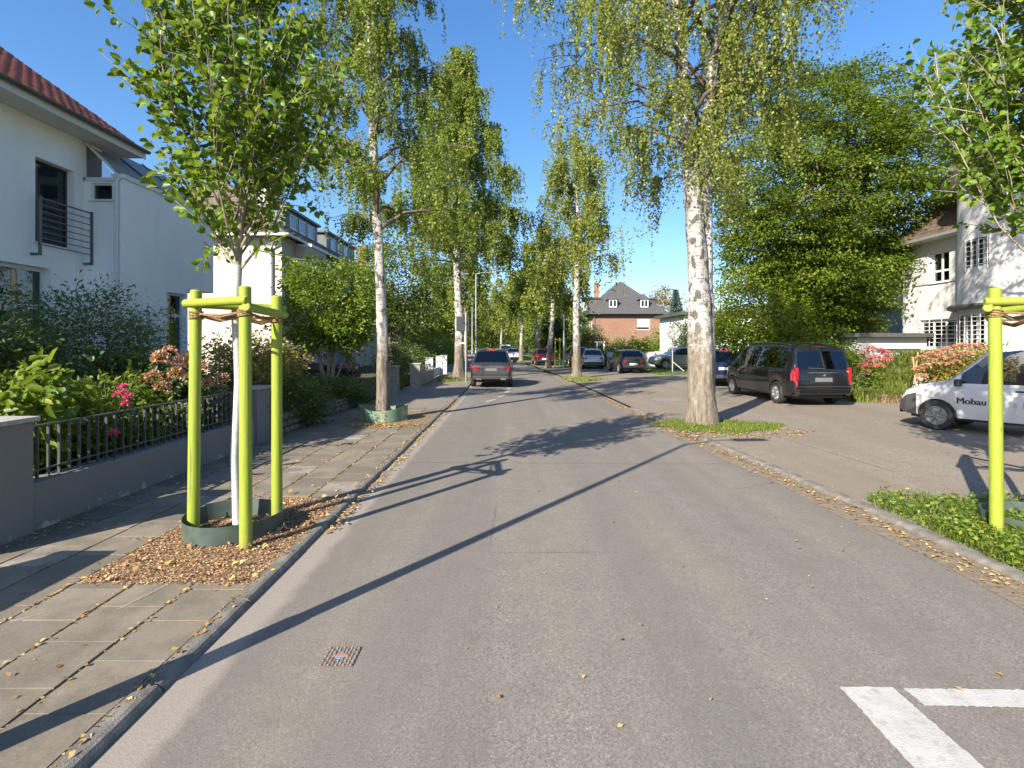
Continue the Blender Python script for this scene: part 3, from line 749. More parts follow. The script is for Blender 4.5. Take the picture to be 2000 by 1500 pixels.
def birch(name, stems, z0, Rf, n_limb, n_strand, lps, hang, lsize, mat, seed, label, up=.55, tw=True, group=None, width=.75, az_bias=None, spread=.35, flare=1.5, nsub=9, tuft=.16):
    """stems: list of (path, radii); first one is the main stem"""
    rr = np.random.default_rng(seed)
    base = stems[0][0][0]
    root = empty(name, base, 0, label, 'tree', group)
    mb = MB()
    for i, (pa, ra) in enumerate(stems): trunk_mesh(mb, pa, ra, 22, seed + i, .06, flare if i == 0 else 1.0)
    mb.build('trunk', M['birch'], root, smooth=60)
    H = stems[0][0][-1][2]
    limbs = []; bm_ = MB()
    for k in range(n_limb):
        st = stems[k % len(stems)][0]; ra = stems[k % len(stems)][1]
        zt = z0 + (H - z0) * ((k + rr.random()) / n_limb) ** .95
        zs = np.array([p[2] for p in st]); t = float(np.interp(zt, zs, np.linspace(0, 1, len(zs))))
        p0 = polyline(st, np.array([t]))[0]; r0 = float(np.interp(t, np.linspace(0, 1, len(ra)), ra))
        az = k * 2.399 + rr.normal(0, .3)
        L = Rf((zt - z0) / (H - z0)) * (.65 + .6 * rr.random())
        if az_bias is not None: L *= 1 + az_bias[1] * math.cos(az - az_bias[0])
        d = np.array([math.cos(az), math.sin(az), 0.0]); e = up + rr.normal(0, .15)
        pts = [p0]
        for q, (hx, hz) in enumerate(((.3, .24), (.6, .40), (.85, .40), (1.0, .30))):
            jit = rr.normal(0, .05 * L, 3)
            pts.append(p0 + d * (hx * L) + np.array([0, 0, hz * L * e * 1.8]) + jit)
        limbs.append((np.array(pts), L))
        rb = min(r0 * .5, .03 + .012 * L)
        bm_.tube(pts, [rb, rb * .75, rb * .5, rb * .3, rb * .15], 6, False)
    # side branches end in tufts; twigs hang from the tufts in bunches with gaps between
    subs = []
    for k, (pts, L) in enumerate(limbs):
        v = pts[-1] - pts[0]; v[2] = 0; v = v / max(np.linalg.norm(v), .01)
        for q in range(max(3, int(nsub * (.5 + L / 4)))):
            t = .25 + .75 * rr.random() ** .8; p = polyline(pts, np.array([t]))[0]
            o = rr.normal(0, 1, 3) * spread * .62 * L * (1.15 - .5 * t) + v * .15 * L; o[2] = abs(o[2]) * .35 - .05 * L
            e = p + o; subs.append((p, e, v, L))
            bm_.tube([p, (p + e) / 2 + np.array([0, 0, .06 * np.linalg.norm(o)]), e], [.016, .011, .005], 4, False)
    idx = rr.integers(0, len(subs), n_strand)
    S0 = np.array([s_[1] for s_ in subs])[idx]; O = np.array([s_[2] for s_ in subs])[idx]; P0 = np.array([s_[0] for s_ in subs])[idx]
    back = rr.random((n_strand, 1)) ** 1.6 * .6
    S0 = S0 * (1 - back) + P0 * back
    sh = rr.random(len(subs)) * .8 + .5                                # bunches differ in length
    S1 = S0 + rr.normal(0, 1, (n_strand, 3)) * tuft * np.array([1, 1, .6])
    hl = hang * sh[idx] * (.25 + .85 * rr.random(n_strand) ** 1.3)
    out = O * (.10 * hl)[:, None] + rr.normal(0, .06, (n_strand, 3)) * hl[:, None]; out[:, 2] = 0
    tone = rr.random(len(subs))[idx]
    u = rr.random((n_strand, lps)); uu = u[..., None]
    Pl = S1[:, None, :] + out[:, None, :] * (uu ** .6)
    Pl[..., 2] -= hl[:, None] * (u ** 1.25)
    Pl = Pl.reshape(-1, 3) + rr.normal(0, lsize * .55, (n_strand * lps, 3))
    D = rr.normal(0, .55, Pl.shape); D[:, 2] -= .8
    sz = lsize * (.65 + .7 * rr.random(len(Pl)))
    b = np.repeat(rr.random(n_strand) * .16 + tone * .26, lps)         # twigs turn yellow bunch by bunch
    Vv, Ff, c = leaf_arrays(Pl, D, sz, rr, 'quad', width, .15, b)
    cr = np_mesh('crown', Vv, Ff, mat, root, c); tag(cr, kind='stuff')
    for i in range(n_strand):
        if tw and (tw is True or i % tw == 0):
            a, b1 = S0[i], S1[i]; e = S1[i] + out[i]; e = np.array([e[0], e[1], S1[i][2] - hl[i]]); m_ = (b1 + e) / 2 + np.array([out[i][0], out[i][1], 0]) * .25
            bm_.tube([a, b1, m_, e], [.008, .004, .003, .002], 3, False)
    bm_.build('branches', M['twig'], root)
    return root

def ellipsoid_sprays(c, r, n, rr, shell=.55, flat=.9):
    d = unit(rr.normal(size=(n, 3))); rad = (shell + (1 - shell) * rr.random(n)) ** .6
    lump = 1 + .18 * np.sin(d[:, 0] * 5 + d[:, 2] * 4 + r[0]) + .14 * np.sin(d[:, 1] * 7 - d[:, 2] * 6 + 1.3) + .07 * np.sin(d[:, 0] * 13 + d[:, 1] * 11)
    P = np.array(c) + d * (rad * lump)[:, None] * np.array(r)
    return P, d

def foliage(blobs, n_spray, per, spread, lsize, rr, shell=.5, flat=.35, droop=.25, shape='quad', width=.62, up=.35):
    """blobs: [(centre, radii, weight)]; sprays are flattened leaf clusters"""
    Ps = []; Ds = []; cs = []; W = np.array([b[2] for b in blobs], float); W /= W.sum()
    for (c, r, w), wt in zip(blobs, W):
        k = max(4, int(n_spray * wt)); P, d = ellipsoid_sprays(c, r, k, rr, shell)
        off = rr.normal(0, 1, (k, per, 3)) * spread; off[..., 2] *= flat
        out = d.copy(); out[:, 2] *= .3; out = unit(out)
        t = rr.random((k, per, 1)) - .3
        pts = P[:, None, :] + off + out[:, None, :] * t * spread * 1.4
        pts[..., 2] -= droop * spread * np.abs(t[..., 0])
        Ps.append(pts.reshape(-1, 3)); dd = out[:, None, :] + rr.normal(0, .55, (k, per, 3)); dd[..., 2] -= droop
        Ds.append(dd.reshape(-1, 3)); cs.append(np.repeat(rr.random(k) * .4, per))
    P = np.concatenate(Ps); D = np.concatenate(Ds); b = np.concatenate(cs)
    s = lsize * (.6 + .8 * rr.random(len(P)))
    return leaf_arrays(P, D, s, rr, shape, width, up, b)

def limbs_into(mb, base, top, blobs, r0, rr, n=10):
    base = np.array(base); top = np.array(top)
    for k in range(n):
        c, r, _ = blobs[k % len(blobs)]
        e = np.array(c) + unit(rr.normal(size=3)) * np.array(r) * .7
        t = .35 + .6 * rr.random(); s = base + (top - base) * t
        m_ = (s + e) / 2 + rr.normal(0, .15, 3) + np.array([0, 0, .08 * np.linalg.norm(e - s)])
        mb.tube([s, m_, e], [r0 * .35, r0 * .22, r0 * .06], 6, False)

def leafy_tree(name, base, blobs, trunk_top, r0, n_spray, per, spread, lsize, mat, seed, label, cat='tree', group=None, bark='bark', shell=.5, flat=.35, droop=.25, nl=12, stems=None, width=.62, shape='quad', up=.35, crown='crown'):
    rr = np.random.default_rng(seed); root = empty(name, base, 0, label, cat, group)
    mb = MB()
    if stems is None:
        b = np.array(base); tt = np.array(trunk_top)
        trunk_mesh(mb, [b, b + (tt - b) * .35 + rr.normal(0, .04, 3) * r0 * 6, tt], [r0, r0 * .7, r0 * .25], 10, seed, .08, 1.35)
    else:
        for s in stems: mb.tube(s[0], s[1], 8, False)
    mb.build('trunk', M[bark], root, smooth=60)
    lb = MB(); limbs_into(lb, base, trunk_top, blobs, r0, rr, nl); lb.build('limbs', M[bark], root)
    Vv, Ff, c = foliage(blobs, n_spray, per, spread, lsize, rr, shell, flat, droop, shape, width, up)
    tag(np_mesh(crown, Vv, Ff, M[mat], root, c), kind='stuff')
    return root

def shrub(name, base, blobs, n_spray, per, spread, lsize, mat, seed, label, cat='shrub', group=None, shell=.35, flat=.6, droop=.2, width=.5, shape='quad', up=.35, flowers=None, xmax=None):
    rr = np.random.default_rng(seed); root = empty(name, base, 0, label, cat, group)
    mb = MB(); b = np.array(base)
    for k in range(10):
        c, r, _ = blobs[k % len(blobs)]; e = np.array(c) + unit(rr.normal(size=3)) * np.array(r) * .6
        mb.tube([b + rr.normal(0, .05, 3) * np.array([1, 1, 0]), (b + e) / 2 + rr.normal(0, .05, 3), e], [.02, .014, .006], 5, False)
    mb.build('stems', M['bark'], root)
    Vv, Ff, c = foliage(blobs, n_spray, per, spread, lsize, rr, shell, flat, droop, shape, width, up)
    if xmax is not None:                       # leaves do not grow through the railing or wall
        k = 4 if shape == 'quad' else 6; n_ = len(Vv) // k; keep = Vv.reshape(n_, k, 3)[:, :, 0].max(1) < xmax
        idx = np.flatnonzero(keep); Vv = Vv.reshape(n_, k, 3)[idx].reshape(-1, 3); c = c.reshape(n_, k)[idx].ravel(); m_ = len(idx)
        i_ = np.arange(m_)[:, None] * k
        Ff = i_ + np.arange(4)[None] if k == 4 else np.concatenate([i_ + np.array([[0, 1, 2, 3]]), i_ + np.array([[0, 3, 4, 5]])])
    tag(np_mesh('foliage', Vv, Ff, M[mat], root, c), kind='stuff')
    if flowers:
        for (fc, fr, fm) in flowers:
            d = unit(rr.normal(size=(110, 3))); d[:, 2] = np.where(d[:, 2] < -.3, -d[:, 2], d[:, 2])
            P = np.array(fc) + d * np.array(fr) * (.75 + .3 * rr.random((110, 1)))
            Vv, Ff, c = leaf_arrays(P, d + rr.normal(0, .6, d.shape), max(fr) * .42, rr, 'quad', .9, .2)
            np_mesh('flower_head', Vv, Ff, M[fm], root, c)
    return root

def young_tree(base, seed, label, H=6.7, single_leaves=300, stretch=1.0):
    rr = np.random.default_rng(seed); root = empty('young_tree', base, 0, label, 'tree', 'staked young street trees')
    B = np.array(base); mb = MB()
    fork = B + np.array([.0, .0, 2.72])
    mb.tube([B, B + np.array([-.03, 0, .7]), B + np.array([.01, 0, 1.5]), B + np.array([-.02, 0, 2.2]), fork], [.048, .043, .041, .042, .050], 14, True, .05, seed)
    mb.build('trunk', M['whitewash'], root, smooth=60)
    lb = MB(); LP = []; LD = []
    lead = [fork, B + np.array([.06, .02, 3.7]), B + np.array([.02, .0, 4.8]), B + np.array([.06, 0, H])]
    lb.tube(lead, [.040, .030, .019, .005], 9, False)
    nb = 40
    for k in range(nb):
        t = (k + .5) / nb; z = 2.62 + (H - 3.3) * t ** 1.25; az = k * 2.399 + rr.normal(0, .25)
        p0 = np.array([B[0], B[1], B[2] + z]) if k < 4 else polyline(lead, np.array([np.clip((z - 2.72) / (H - 2.72), 0, 1)]))[0]
        L = (2.3 - 1.15 * t) * (.7 + .4 * rr.random()) * stretch
        inc = R(27 + 17 * rr.random() - 6 * t)                       # from vertical
        d = np.array([math.cos(az), math.sin(az), 0])
        pts = [p0]
        for s in (.25, .5, .75, 1.0):
            a = inc * (1.25 - .45 * s)
            pts.append(p0 + d * math.sin(a) * L * s + np.array([0, 0, math.cos(a) * L * s]) + rr.normal(0, .025, 3))
        lb.tube(pts, [.014 * (1 - .4 * t), .010, .008, .005, .003], 6, False)
        shoots = [np.array(pts)]
        for q in range(10):
            s = .08 + .87 * rr.random(); q0 = polyline(pts, np.array([s]))[0]
            dd = unit(np.array([d[0] * .6, d[1] * .6, .75]) + rr.normal(0, .55, 3)); l2 = (.3 + .5 * rr.random()) * (1.15 - .4 * s)
            e = q0 + dd * l2 + np.array([0, 0, .05]); m_ = (q0 + e) / 2 + rr.normal(0, .02, 3)
            lb.tube([q0, m_, e], [.006, .005, .002], 4, False); shoots.append(np.array([q0, m_, e]))
        for j, sh in enumerate(shoots):
            ln = np.linalg.norm(sh[-1] - sh[0]); m = int(ln / (.038 if j else .05)) + 1
            tt = (.18 if j == 0 else .08) + (.92 - (.18 if j == 0 else 0)) * rr.random(m)
            LP.append(polyline(sh, tt)); ax = unit((sh[-1] - sh[0])[None])[0]
            dl = unit(rr.normal(0, 1, (m, 3))); dl = dl - .5 * (dl @ ax)[:, None] * ax + ax * .5; dl[:, 2] -= .25
            LD.append(dl)
    lb.build('branches', M['bark_young'], root, smooth=60)
    P = np.concatenate(LP); D = unit(np.concatenate(LD)); P = P + D * .025
    s = .056 + .052 * rr.random(len(P))
    d_cam = np.linalg.norm(P - np.array([0, 0, CH]), axis=1); vis = (np.abs(P[:, 0] / P[:, 1]) < .95) & ((P[:, 2] - CH) / P[:, 1] < .64)
    order = np.argsort(np.where(vis, d_cam, 1e3)); pick = order[:single_leaves] if single_leaves else order[:0]
    rest = np.setdiff1d(np.arange(len(P)), pick)
    Vv, Ff, c = leaf_arrays(P[rest], D[rest], s[rest], rr, 'leaf', .78, .3)
    tag(np_mesh('crown', Vv, Ff, M['leaf_young'], root, c, smooth=True), kind='stuff')
    for i in pick:
        Vv, Ff, c = leaf_arrays(P[i:i + 1], D[i:i + 1], s[i:i + 1], rr, 'leaf', .78, .3)
        np_mesh('leaf', Vv, Ff, M['leaf_young'], root, c, smooth=True)
    return root

def stake_frame(pts, zt, label, rails=True):
    """three round stakes joined by half round rails and rope"""
    c = sum((Vector(p) for p in pts), Vector()) / 3
    root = empty('stake_frame', (c.x, c.y, pts[0][2]), 0, label, 'tree stake', 'lime green stake frames')
    top = []
    for i, p in enumerate(pts):
        p = Vector(p); ln = Vector((random.uniform(-.02, .02), random.uniform(-.02, .02), 0)) + (c - p) * .03
        t = Vector((p.x, p.y, zt[i])) + Vector((ln.x, ln.y, 0)); top.append(t)
        mb = MB(); mb.tube([p - Vector((0, 0, .1)), p + (t - p) * .5, t - Vector((0, 0, .012)), t], [.057, .055, .054, .044], 18, True, .02, i)
        mb.build('stake', M['lime'], root, smooth=35)
    for i in range(3):
        a, b = top[i].copy(), top[(i + 1) % 3].copy(); d = (b - a).normalized(); o = Vector((d.y, -d.x, 0))
        if o.dot((a + b) / 2 - c) < 0: o = -o
        zz = (.135, .135, .20)[i]
        a2 = a - d * .10 + o * .048 - Vector((0, 0, zz)); b2 = b + d * .10 + o * .048 - Vector((0, 0, zz))
        mb = MB(); mb.tube([a2, a2 + d * .008, b2 - d * .008, b2], [.034, .042, .042, .034], 14, True); mb.build('rail', M['lime'], root, smooth=35)
    rp = MB()
    for i, t in enumerate(top):
        for k in range(4):
            z = t.z - .225 - .018 * k + random.uniform(-.006, .006)
            ring = [(t.x + .061 * math.cos(a), t.y + .061 * math.sin(a), z + .008 * math.sin(a * 2 + k)) for a in np.linspace(0, 6.283, 13)]
            rp.tube(ring, .009, 5, False)
        cc = Vector((c.x, c.y, t.z - .25))
        for k in range(3):
            q = [t + Vector((0, 0, -.23 - .015 * k)), (t + cc) / 2 + Vector((.012 * k, 0, -.16 - .015 * k)), cc + Vector((0, 0, -.01 * k))]
            rp.tube(q, .009, 5, False)
        nx = top[(i + 1) % 3]
        for k in range(2):
            rp.tube([t + Vector((0, 0, -.235)), (t + nx) / 2 + Vector((0, 0, -.26 - .02 * k)), nx + Vector((0, 0, -.235))], .009, 5, False)
    rp.build('rope', M['rope'], root)
    return root

def water_ring(c, r, h, mat, label, open_a=0.0, wav=.0, ry=1.0):
    mb = MB(); n = 56; P = []
    for j in range(n + 1):
        a = open_a + 2 * math.pi * j / n
        for (dr, z) in ((0, 0), (.012, h + wav * math.sin(a * 2 + 1.4)), (.006, h + wav * math.sin(a * 2 + 1.4)), (-.007, 0)):
            rr_ = r + dr + .01 * math.sin(3 * a) + (.05 * j / n)
            P.append((c[0] + rr_ * math.cos(a), c[1] + rr_ * ry * math.sin(a), c[2] + z))
    fs = []
    for j in range(n):
        for k in range(3): fs.append((j * 4 + k, j * 4 + k + 1, j * 4 + 5 + k, j * 4 + 4 + k))
    fs += [(0, 1, 2, 3), (n * 4 + 3, n * 4 + 2, n * 4 + 1, n * 4)]
    mb.add(P, fs); o = mb.build('watering_ring', mat, None, smooth=50)
    return tag(o, label, 'watering ring', 'watering rings round street trees')

# ---- foreground: two staked young trees
young_tree((-2.89, 5.66, .06), 5, 'young tree with glossy green leaves and whitewashed trunk at left')
stake_frame([(-2.49, 5.03, .09), (-3.19, 5.38, .09), (-2.54, 5.81, .09)], (2.49, 2.49, 2.47), 'lime green stake frame standing in the bark mulch on the left')
water_ring((-2.86, 5.50, .05), .44, .18, M['ring'], 'grey green ring round the left young tree', 2.6)
young_tree((5.52, 5.6, .06), 9, 'young tree reaching into the right edge of the view', single_leaves=150)
stake_frame([(4.76, 5.28, .03), (5.55, 5.02, .03), (5.42, 6.02, .03)], (2.50, 2.5, 2.45), 'lime green stake frame at the right edge of the view')
water_ring((5.36, 5.45, .04), .44, .19, M['ring'], 'grey ring in the weeds at the right edge')

# ---- birches
bx, by = -3.26, 13.6
birch('birch_tree', [([(bx, by, .05), (bx - .02, by, 2), (bx - .10, by, 4.2), (bx - .22, by, 6.5), (bx - .34, by, 9), (bx - .35, by, 13.2)], [.175, .135, .115, .10, .075, .015])],
      4.6, lambda t: 1.9 - 1.0 * t, 40, 1700, 44, 1.15, .062, M['leaf_birch_g'], 31, 'slender white birch growing out of the muddy green ring', up=.6, flare=1.2, spread=.4, tw=2)
water_ring((-3.24, 13.6, .05), .56, .32, M['ring_dirty'], 'muddy green ring round the left birch', 4.0, .05)
bx, by = -2.95, 29.6
birch('birch_tree', [([(bx, by, .05), (bx + .05, by, 3), (bx - .1, by, 7), (bx + .1, by, 12), (bx + .1, by, 18.2)], [.27, .22, .18, .12, .02])],
      5.8, lambda t: 3.7 * (1 - t) ** 1.15 + .45, 56, 2200, 40, 2.7, .115, M['leaf_birch_g'], 32, 'tall weeping birch beside the parked grey car', up=.5, tw=4, spread=.26)
X0, Y0 = 4.50, 12.75
birch('birch_tree', [([(X0, Y0, .04), (X0 - .02, Y0, 2.0), (X0 - .06, Y0, 3.2), (X0 - .18, Y0, 5.0), (X0 - .36, Y0, 7.0), (X0 - .45, Y0 + .2, 9.5), (X0 - .7, Y0 + .3, 11.6)], [.33, .28, .235, .20, .165, .13, .02]),
                     ([(X0 + .06, Y0 + .08, .8), (X0 + .12, Y0 + .12, 2.2), (X0 + .15, Y0 + .16, 3.4), (X0 + .17, Y0 + .2, 5.0), (X0 + .12, Y0 + .2, 6.6), (X0 + .35, Y0 + .1, 9.0), (X0 + 1.0, Y0, 11.6)], [.28, .21, .17, .165, .14, .11, .02])],
      5.7, lambda t: (1.5 + 2.7 * t) if t < .6 else (3.1 - 1.3 * (t - .6)), 46, 2150, 44, 1.7, .062, M['leaf_birch_y'], 37, 'big double stemmed birch in the grass at the court edge', up=.42, flare=1.18, spread=.36, tw=2, az_bias=(3.3, .14))
bx, by = 3.62, 30.0
birch('birch_tree', [([(bx, by, .05), (bx - .05, by, 4), (bx + .1, by, 8), (bx - .1, by, 13.6)], [.23, .17, .12, .02])],
      6.0, lambda t: 2.1 * (1 - t) ** .7 + .45, 34, 800, 38, 2.6, .11, M['leaf_birch_y'], 34, 'yellowing weeping birch in front of the brick house', up=.5, tw=4, spread=.3)
for i, (bx, by, H, rd, mt, lb_) in enumerate((
        (2.85, 42.5, 11, 2.0, 'leaf_birch_y', 'leaning birch beside the red parked car'),
        (-4.4, 45.0, 13, 2.4, 'leaf_birch_g', 'birch behind the parked grey car'),
        (1.0, 60.0, 10, 2.2, 'leaf_birch_y', 'birch far down the right side of the street'),
        (-5.4, 62.0, 13, 2.8, 'leaf_birch_y', 'birch far down the left side of the street'),
        (2.4, 52.0, 10, 2.0, 'leaf_birch_g', 'slim birch behind the leaning one'),
        (-1.9, 92.0, 13, 3.2, 'leaf_birch_y', 'pale birch at the far bend'))):
    birch('birch_tree', [([(bx, by, .05), (bx + (.35 if i == 0 else .1), by, 4), (bx + .45 * (i == 0), by, 8), (bx, by, H)], [.22, .17, .11, .02])],
          4.6, lambda t, rd=rd: rd * (1 - t) ** .6 + .5, 24, 520, 28, 2.4, .17, M[mt], 41 + i, lb_, up=.5, tw=False, spread=.35, flare=1.3)

# ---- trees closing the view
far = [(-9.5, 70, 5.2, 10.5, 'leaf_birch_g', 'green tree behind the far left birches'), (-4.0, 108, 6, 12, 'leaf_birch_y', 'yellow green tree closing the street'),
       (-11.5, 100, 6, 12.5, 'leaf_bush', 'broad tree at the far left bend'), (5.2, 82, 4.6, 10, 'leaf_birch_g', 'green tree on the far right side'),
       (3.2, 118, 6, 12.5, 'leaf_bush', 'bright tree beyond the bend'), (-2.0, 140, 9, 13, 'leaf_birch_y', 'distant tree in the middle of the view'),
       (6.0, 66, 2.0, 6.5, 'leaf_dark', 'dark tree left of the brick house'), (-17, 118, 8, 14, 'leaf_beech', 'distant dark green tree on the left')]
for i, (x, y, r, h, mt, lb_) in enumerate(far):
    leafy_tree('street_tree', (x, y, 0), [((x, y, h * .60), (r, r, h * .42), 3), ((x - r * .4, y, h * .42), (r * .7, r * .7, h * .26), 1), ((x + r * .45, y, h * .45), (r * .6, r * .6, h * .28), 1)],
               (x, y, h * .6), .25, 420, 26, .75, .34, mt, 60 + i, lb_, nl=8, shell=.45, droop=.5)
rr = np.random.default_rng(75); n = 26000
P = np.stack([rr.uniform(-130, 150, n), rr.uniform(176, 190, n), np.zeros(n)], 1); P[:, 2] = rr.random(n) ** .8 * (8.5 + 2.5 * np.sin(P[:, 0] * .21) + 1.5 * np.sin(P[:, 0] * .57 + 1))
Vv, Ff, c = leaf_arrays(P, rr.normal(size=P.shape), 1.3, rr, 'quad', .8, .3)
tag(np_mesh('distant_wood', Vv, Ff, M['leaf_beech'], None, c), 'distant belt of trees closing the view', None, None, 'stuff')
# autumn tree and blue spruce behind the brick house
x, y = 26.5, 96
leafy_tree('autumn_tree', (x, y, 0), [((x, y, 7.6), (3.6, 3.4, 3.6), 1)], (x, y, 7), .25, 260, 24, .7, .34, 'leaf_autumn', 71, 'rust coloured tree behind the brick house')
x, y = 25.6, 84
rr = np.random.default_rng(72); root = empty('spruce_tree', (x, y, 0), 0, 'blue spruce beside the brick house', 'tree')
mb = MB(); mb.tube([(x, y, 0), (x, y, 10.3)], [.22, .02], 8); mb.build('trunk', M['bark'], root)
n = 9000; zz = 1.5 + 8.9 * rr.random(n) ** .8; tier = np.mod(zz, .75) / .75; a = rr.random(n) * 6.283
rad = (10.6 - zz) * .30 * (.45 + .55 * (1 - tier)) * (.35 + .65 * rr.random(n) ** .5) * (1 + .2 * np.sin(a * 7 + np.floor(zz / .75) * 2))
P = np.stack([x + np.cos(a) * rad, y + np.sin(a) * rad, zz - rad * .25], 1); D = np.stack([np.cos(a), np.sin(a), np.full(n, -.2)], 1)
Vv, Ff, c = leaf_arrays(P, D + rr.normal(0, .3, D.shape), .40, rr, 'quad', .4); tag(np_mesh('crown', Vv, Ff, M['leaf_spruce'], root, c), kind='stuff')

# ---- big hornbeam and the bush tree on the right
x, y = 15.6, 26.5
leafy_tree('hornbeam_tree', (x, y, 0), [((x, y, 9.2), (4.9, 4.2, 5.2), 5), ((x - 2.7, y - .3, 7.0), (2.6, 2.4, 2.6), 1.6), ((x + 2.9, y - .5, 8.6), (2.8, 2.6, 3.2), 1.7), ((x - .2, y - 1.0, 4.9), (2.6, 2.0, 2.0), 1.4), ((x + .6, y, 12.6), (2.9, 2.7, 2.6), 1.6)],
           (x, y, 12), .42, 3000, 58, .32, .14, 'leaf_beech', 81, 'huge dark green hornbeam towering beside the white villa', nl=40, shell=.70, flat=.3, droop=.45, up=.62)
x, y = 11.9, 25.5
leafy_tree('bush_tree', (x, y, 0), [((x, y, 3.4), (2.3, 1.9, 2.2), 3), ((x - .9, y - .4, 2.4), (1.5, 1.4, 1.5), 1), ((x + 1.5, y - .3, 2.4), (1.8, 1.4, 1.6), 1.3)],
           (x, y, 3.4), .10, 850, 36, .30, .12, 'leaf_lime', 82, 'yellow green bushy tree behind the black van', nl=14, shell=.5, flat=.4, droop=.4)
shrub('shrub', (13.3, 22.9, .1), [((13.3, 22.9, 1.2), (1.2, .9, 1.0), 1)], 200, 26, .25, .12, 'leaf_bush', 83, 'leafy shrub between the black van and the garage')
# tall birch whose trunk stands just outside the frame; it dapples the villa and the white van
birch('birch_tree', [([(13.2, 11.6, .05), (13.1, 11.6, 5), (12.9, 11.7, 9), (12.7, 11.8, 14)], [.26, .2, .15, .02])],
      7.6, lambda t: 2.9 - 1.2 * t, 32, 800, 34, 1.5, .07, M['leaf_birch_y'], 38, 'birch just outside the frame whose twigs hang in at top right', up=.4, tw=2)

# ---- left gardens
x, y = -5.85, 17.2
leafy_tree('garden_tree', (x, y, .1), [((x + .05, y, 3.05), (1.4, 1.3, 1.35), 4), ((x - .6, y, 3.8), (.55, .6, .8), .6), ((x + .45, y - .3, 2.5), (.9, .8, .6), 1)],
           (x, y, 2.6), .07, 620, 34, .17, .10, 'leaf_bush', 91, 'round crowned small tree with several stems in front of the parked cars',
           stems=[([(x - .12, y, .1), (x - .2, y, 1.0), (x - .5, y, 2.4)], [.085, .07, .03]), ([(x + .1, y, .1), (x + .12, y, 1.1), (x + .3, y, 2.6)], [.08, .06, .03]), ([(x, y + .1, .1), (x - .02, y, 1.2), (x + .05, y, 2.6)], [.06, .05, .03]), ([(x + .25, y, .9), (x + .5, y, 1.5), (x + .85, y, 2.3)], [.03, .025, .015])],
           bark='bark_young', nl=16, shell=.55, flat=.5, width=.6, up=.45)
x, y = -7.6, 34
leafy_tree('pine_tree', (x, y, .1), [((x, y, 6.0), (2.6, 2.4, 2.4), 2), ((x + 1.2, y, 4.0), (1.7, 1.6, 1.3), 1), ((x - 1.2, y, 4.4), (1.7, 1.6, 1.5), 1)], (x, y, 6), .2, 520, 30, .4, .15, 'leaf_dark', 92, 'dark evergreen tree behind the left birches', nl=16, shell=.45)
x, y = -5.6, 26.5
shrub('shrub', (x, y, .1), [((x, y, 1.0), (1.15, 1.0, 1.15), 1)], 260, 26, .22, .10, 'leaf_dark', 93, 'dark round shrub behind the brick gate pillars')
shrub('hedge', (-6.4, 38, .1), [((-6.3, 36, .9), (.9, 3.0, 1.2), 1), ((-6.6, 42, 1.0), (.9, 3.2, 1.3), 1)], 400, 22, .25, .14, 'leaf_dark', 94, 'dark hedge behind the white fence posts', 'hedge')
shrub('hedge', (-6.9, 54, .1), [((-6.9, 54, 1.2), (1.0, 5.5, 1.5), 1)], 300, 22, .3, .18, 'leaf_bush', 95, 'bright hedge far down the left pavement', 'hedge')
shrub('shrub', (-5.1, 21.9, .1), [((-5.05, 22.2, .42), (.45, .5, .38), 1)], 110, 24, .14, .07, 'leaf_bush', 96, 'low bright shrub between the brick gate pillars')
# orange tinged shrub over the stone wall, ivy cover behind
x, y = -5.55, 11.9
shrub('shrub', (x, y, .2), [((x, y, 1.45), (.75, 1.0, .55), 2), ((x - .1, y - .9, 1.55), (.6, .7, .6), 1)], 260, 30, .15, .075, 'leaf_orange', 97, 'orange and yellow tinged shrub above the rubble wall')
shrub('ivy', (-5.2, 12.2, .5), [((-5.05, 12.2, .72), (.42, 1.3, .5), 2), ((-4.85, 12.6, .45), (.25, .7, .35), 1)], 260, 30, .13, .07, 'leaf_dark', 98, 'dark green ivy hanging over the rubble wall')
shrub('ivy', (-5.6, 15.6, .3), [((-5.7, 15.5, .55), (.95, 1.3, .42), 2), ((-4.95, 16.4, .45), (.5, .9, .35), 1)], 360, 30, .15, .075, 'leaf_dark', 99, 'low ivy cover in front of the many stemmed tree')
# shrubs of the near garden
shrub('shrub', (-7.6, 9.4, .1), [((-7.4, 9.5, 1.75), (1.2, 1.0, .95), 2), ((-7.3, 9.3, 1.0), (1.3, .9, .8), 1)], 900, 60, .13, .036, 'leaf_dark', 101, 'dark fine leaved shrub under the house wall', width=.25, flat=1.0, up=.1)
shrub('shrub', (-8.6, 10.6, .1), [((-8.5, 10.6, 2.1), (1.5, 1.0, 1.0), 1)], 300, 30, .18, .085, 'leaf_dark', 102, 'broad leaved evergreen rising behind the dark fine leaved shrub', width=.35)
shrub('shrub', (-8.2, 8.0, .1), [((-8.1, 8.1, 1.5), (1.2, .8, .95), 1)], 300, 30, .18, .085, 'leaf_dark', 103, 'rhododendron at the left edge below the window', width=.4)
shrub('shrub', (-6.0, 6.3, .1), [((-5.85, 6.1, .82), (.6, .55, .62), 1.4), ((-6.3, 6.7, 1.05), (.55, .5, .55), 1)], 210, 17, .15, .16, 'leaf_bush', 104, 'large leaved bright shrub by the left gate pillar', xmax=-5.03, shape='leaf', width=.5, up=.5)
shrub('shrub', (-5.55, 7.3, .1), [((-5.5, 7.1, .65), (.4, .75, .45), 1), ((-5.45, 8.2, .62), (.36, .8, .5), 1), ((-6.0, 7.9, .95), (.5, .7, .5), 1)], 420, 18, .12, .085, 'leaf_bush', 105, 'bright low shrubs pressing against the railing', xmax=-5.03, shape='leaf', width=.4, up=.5)
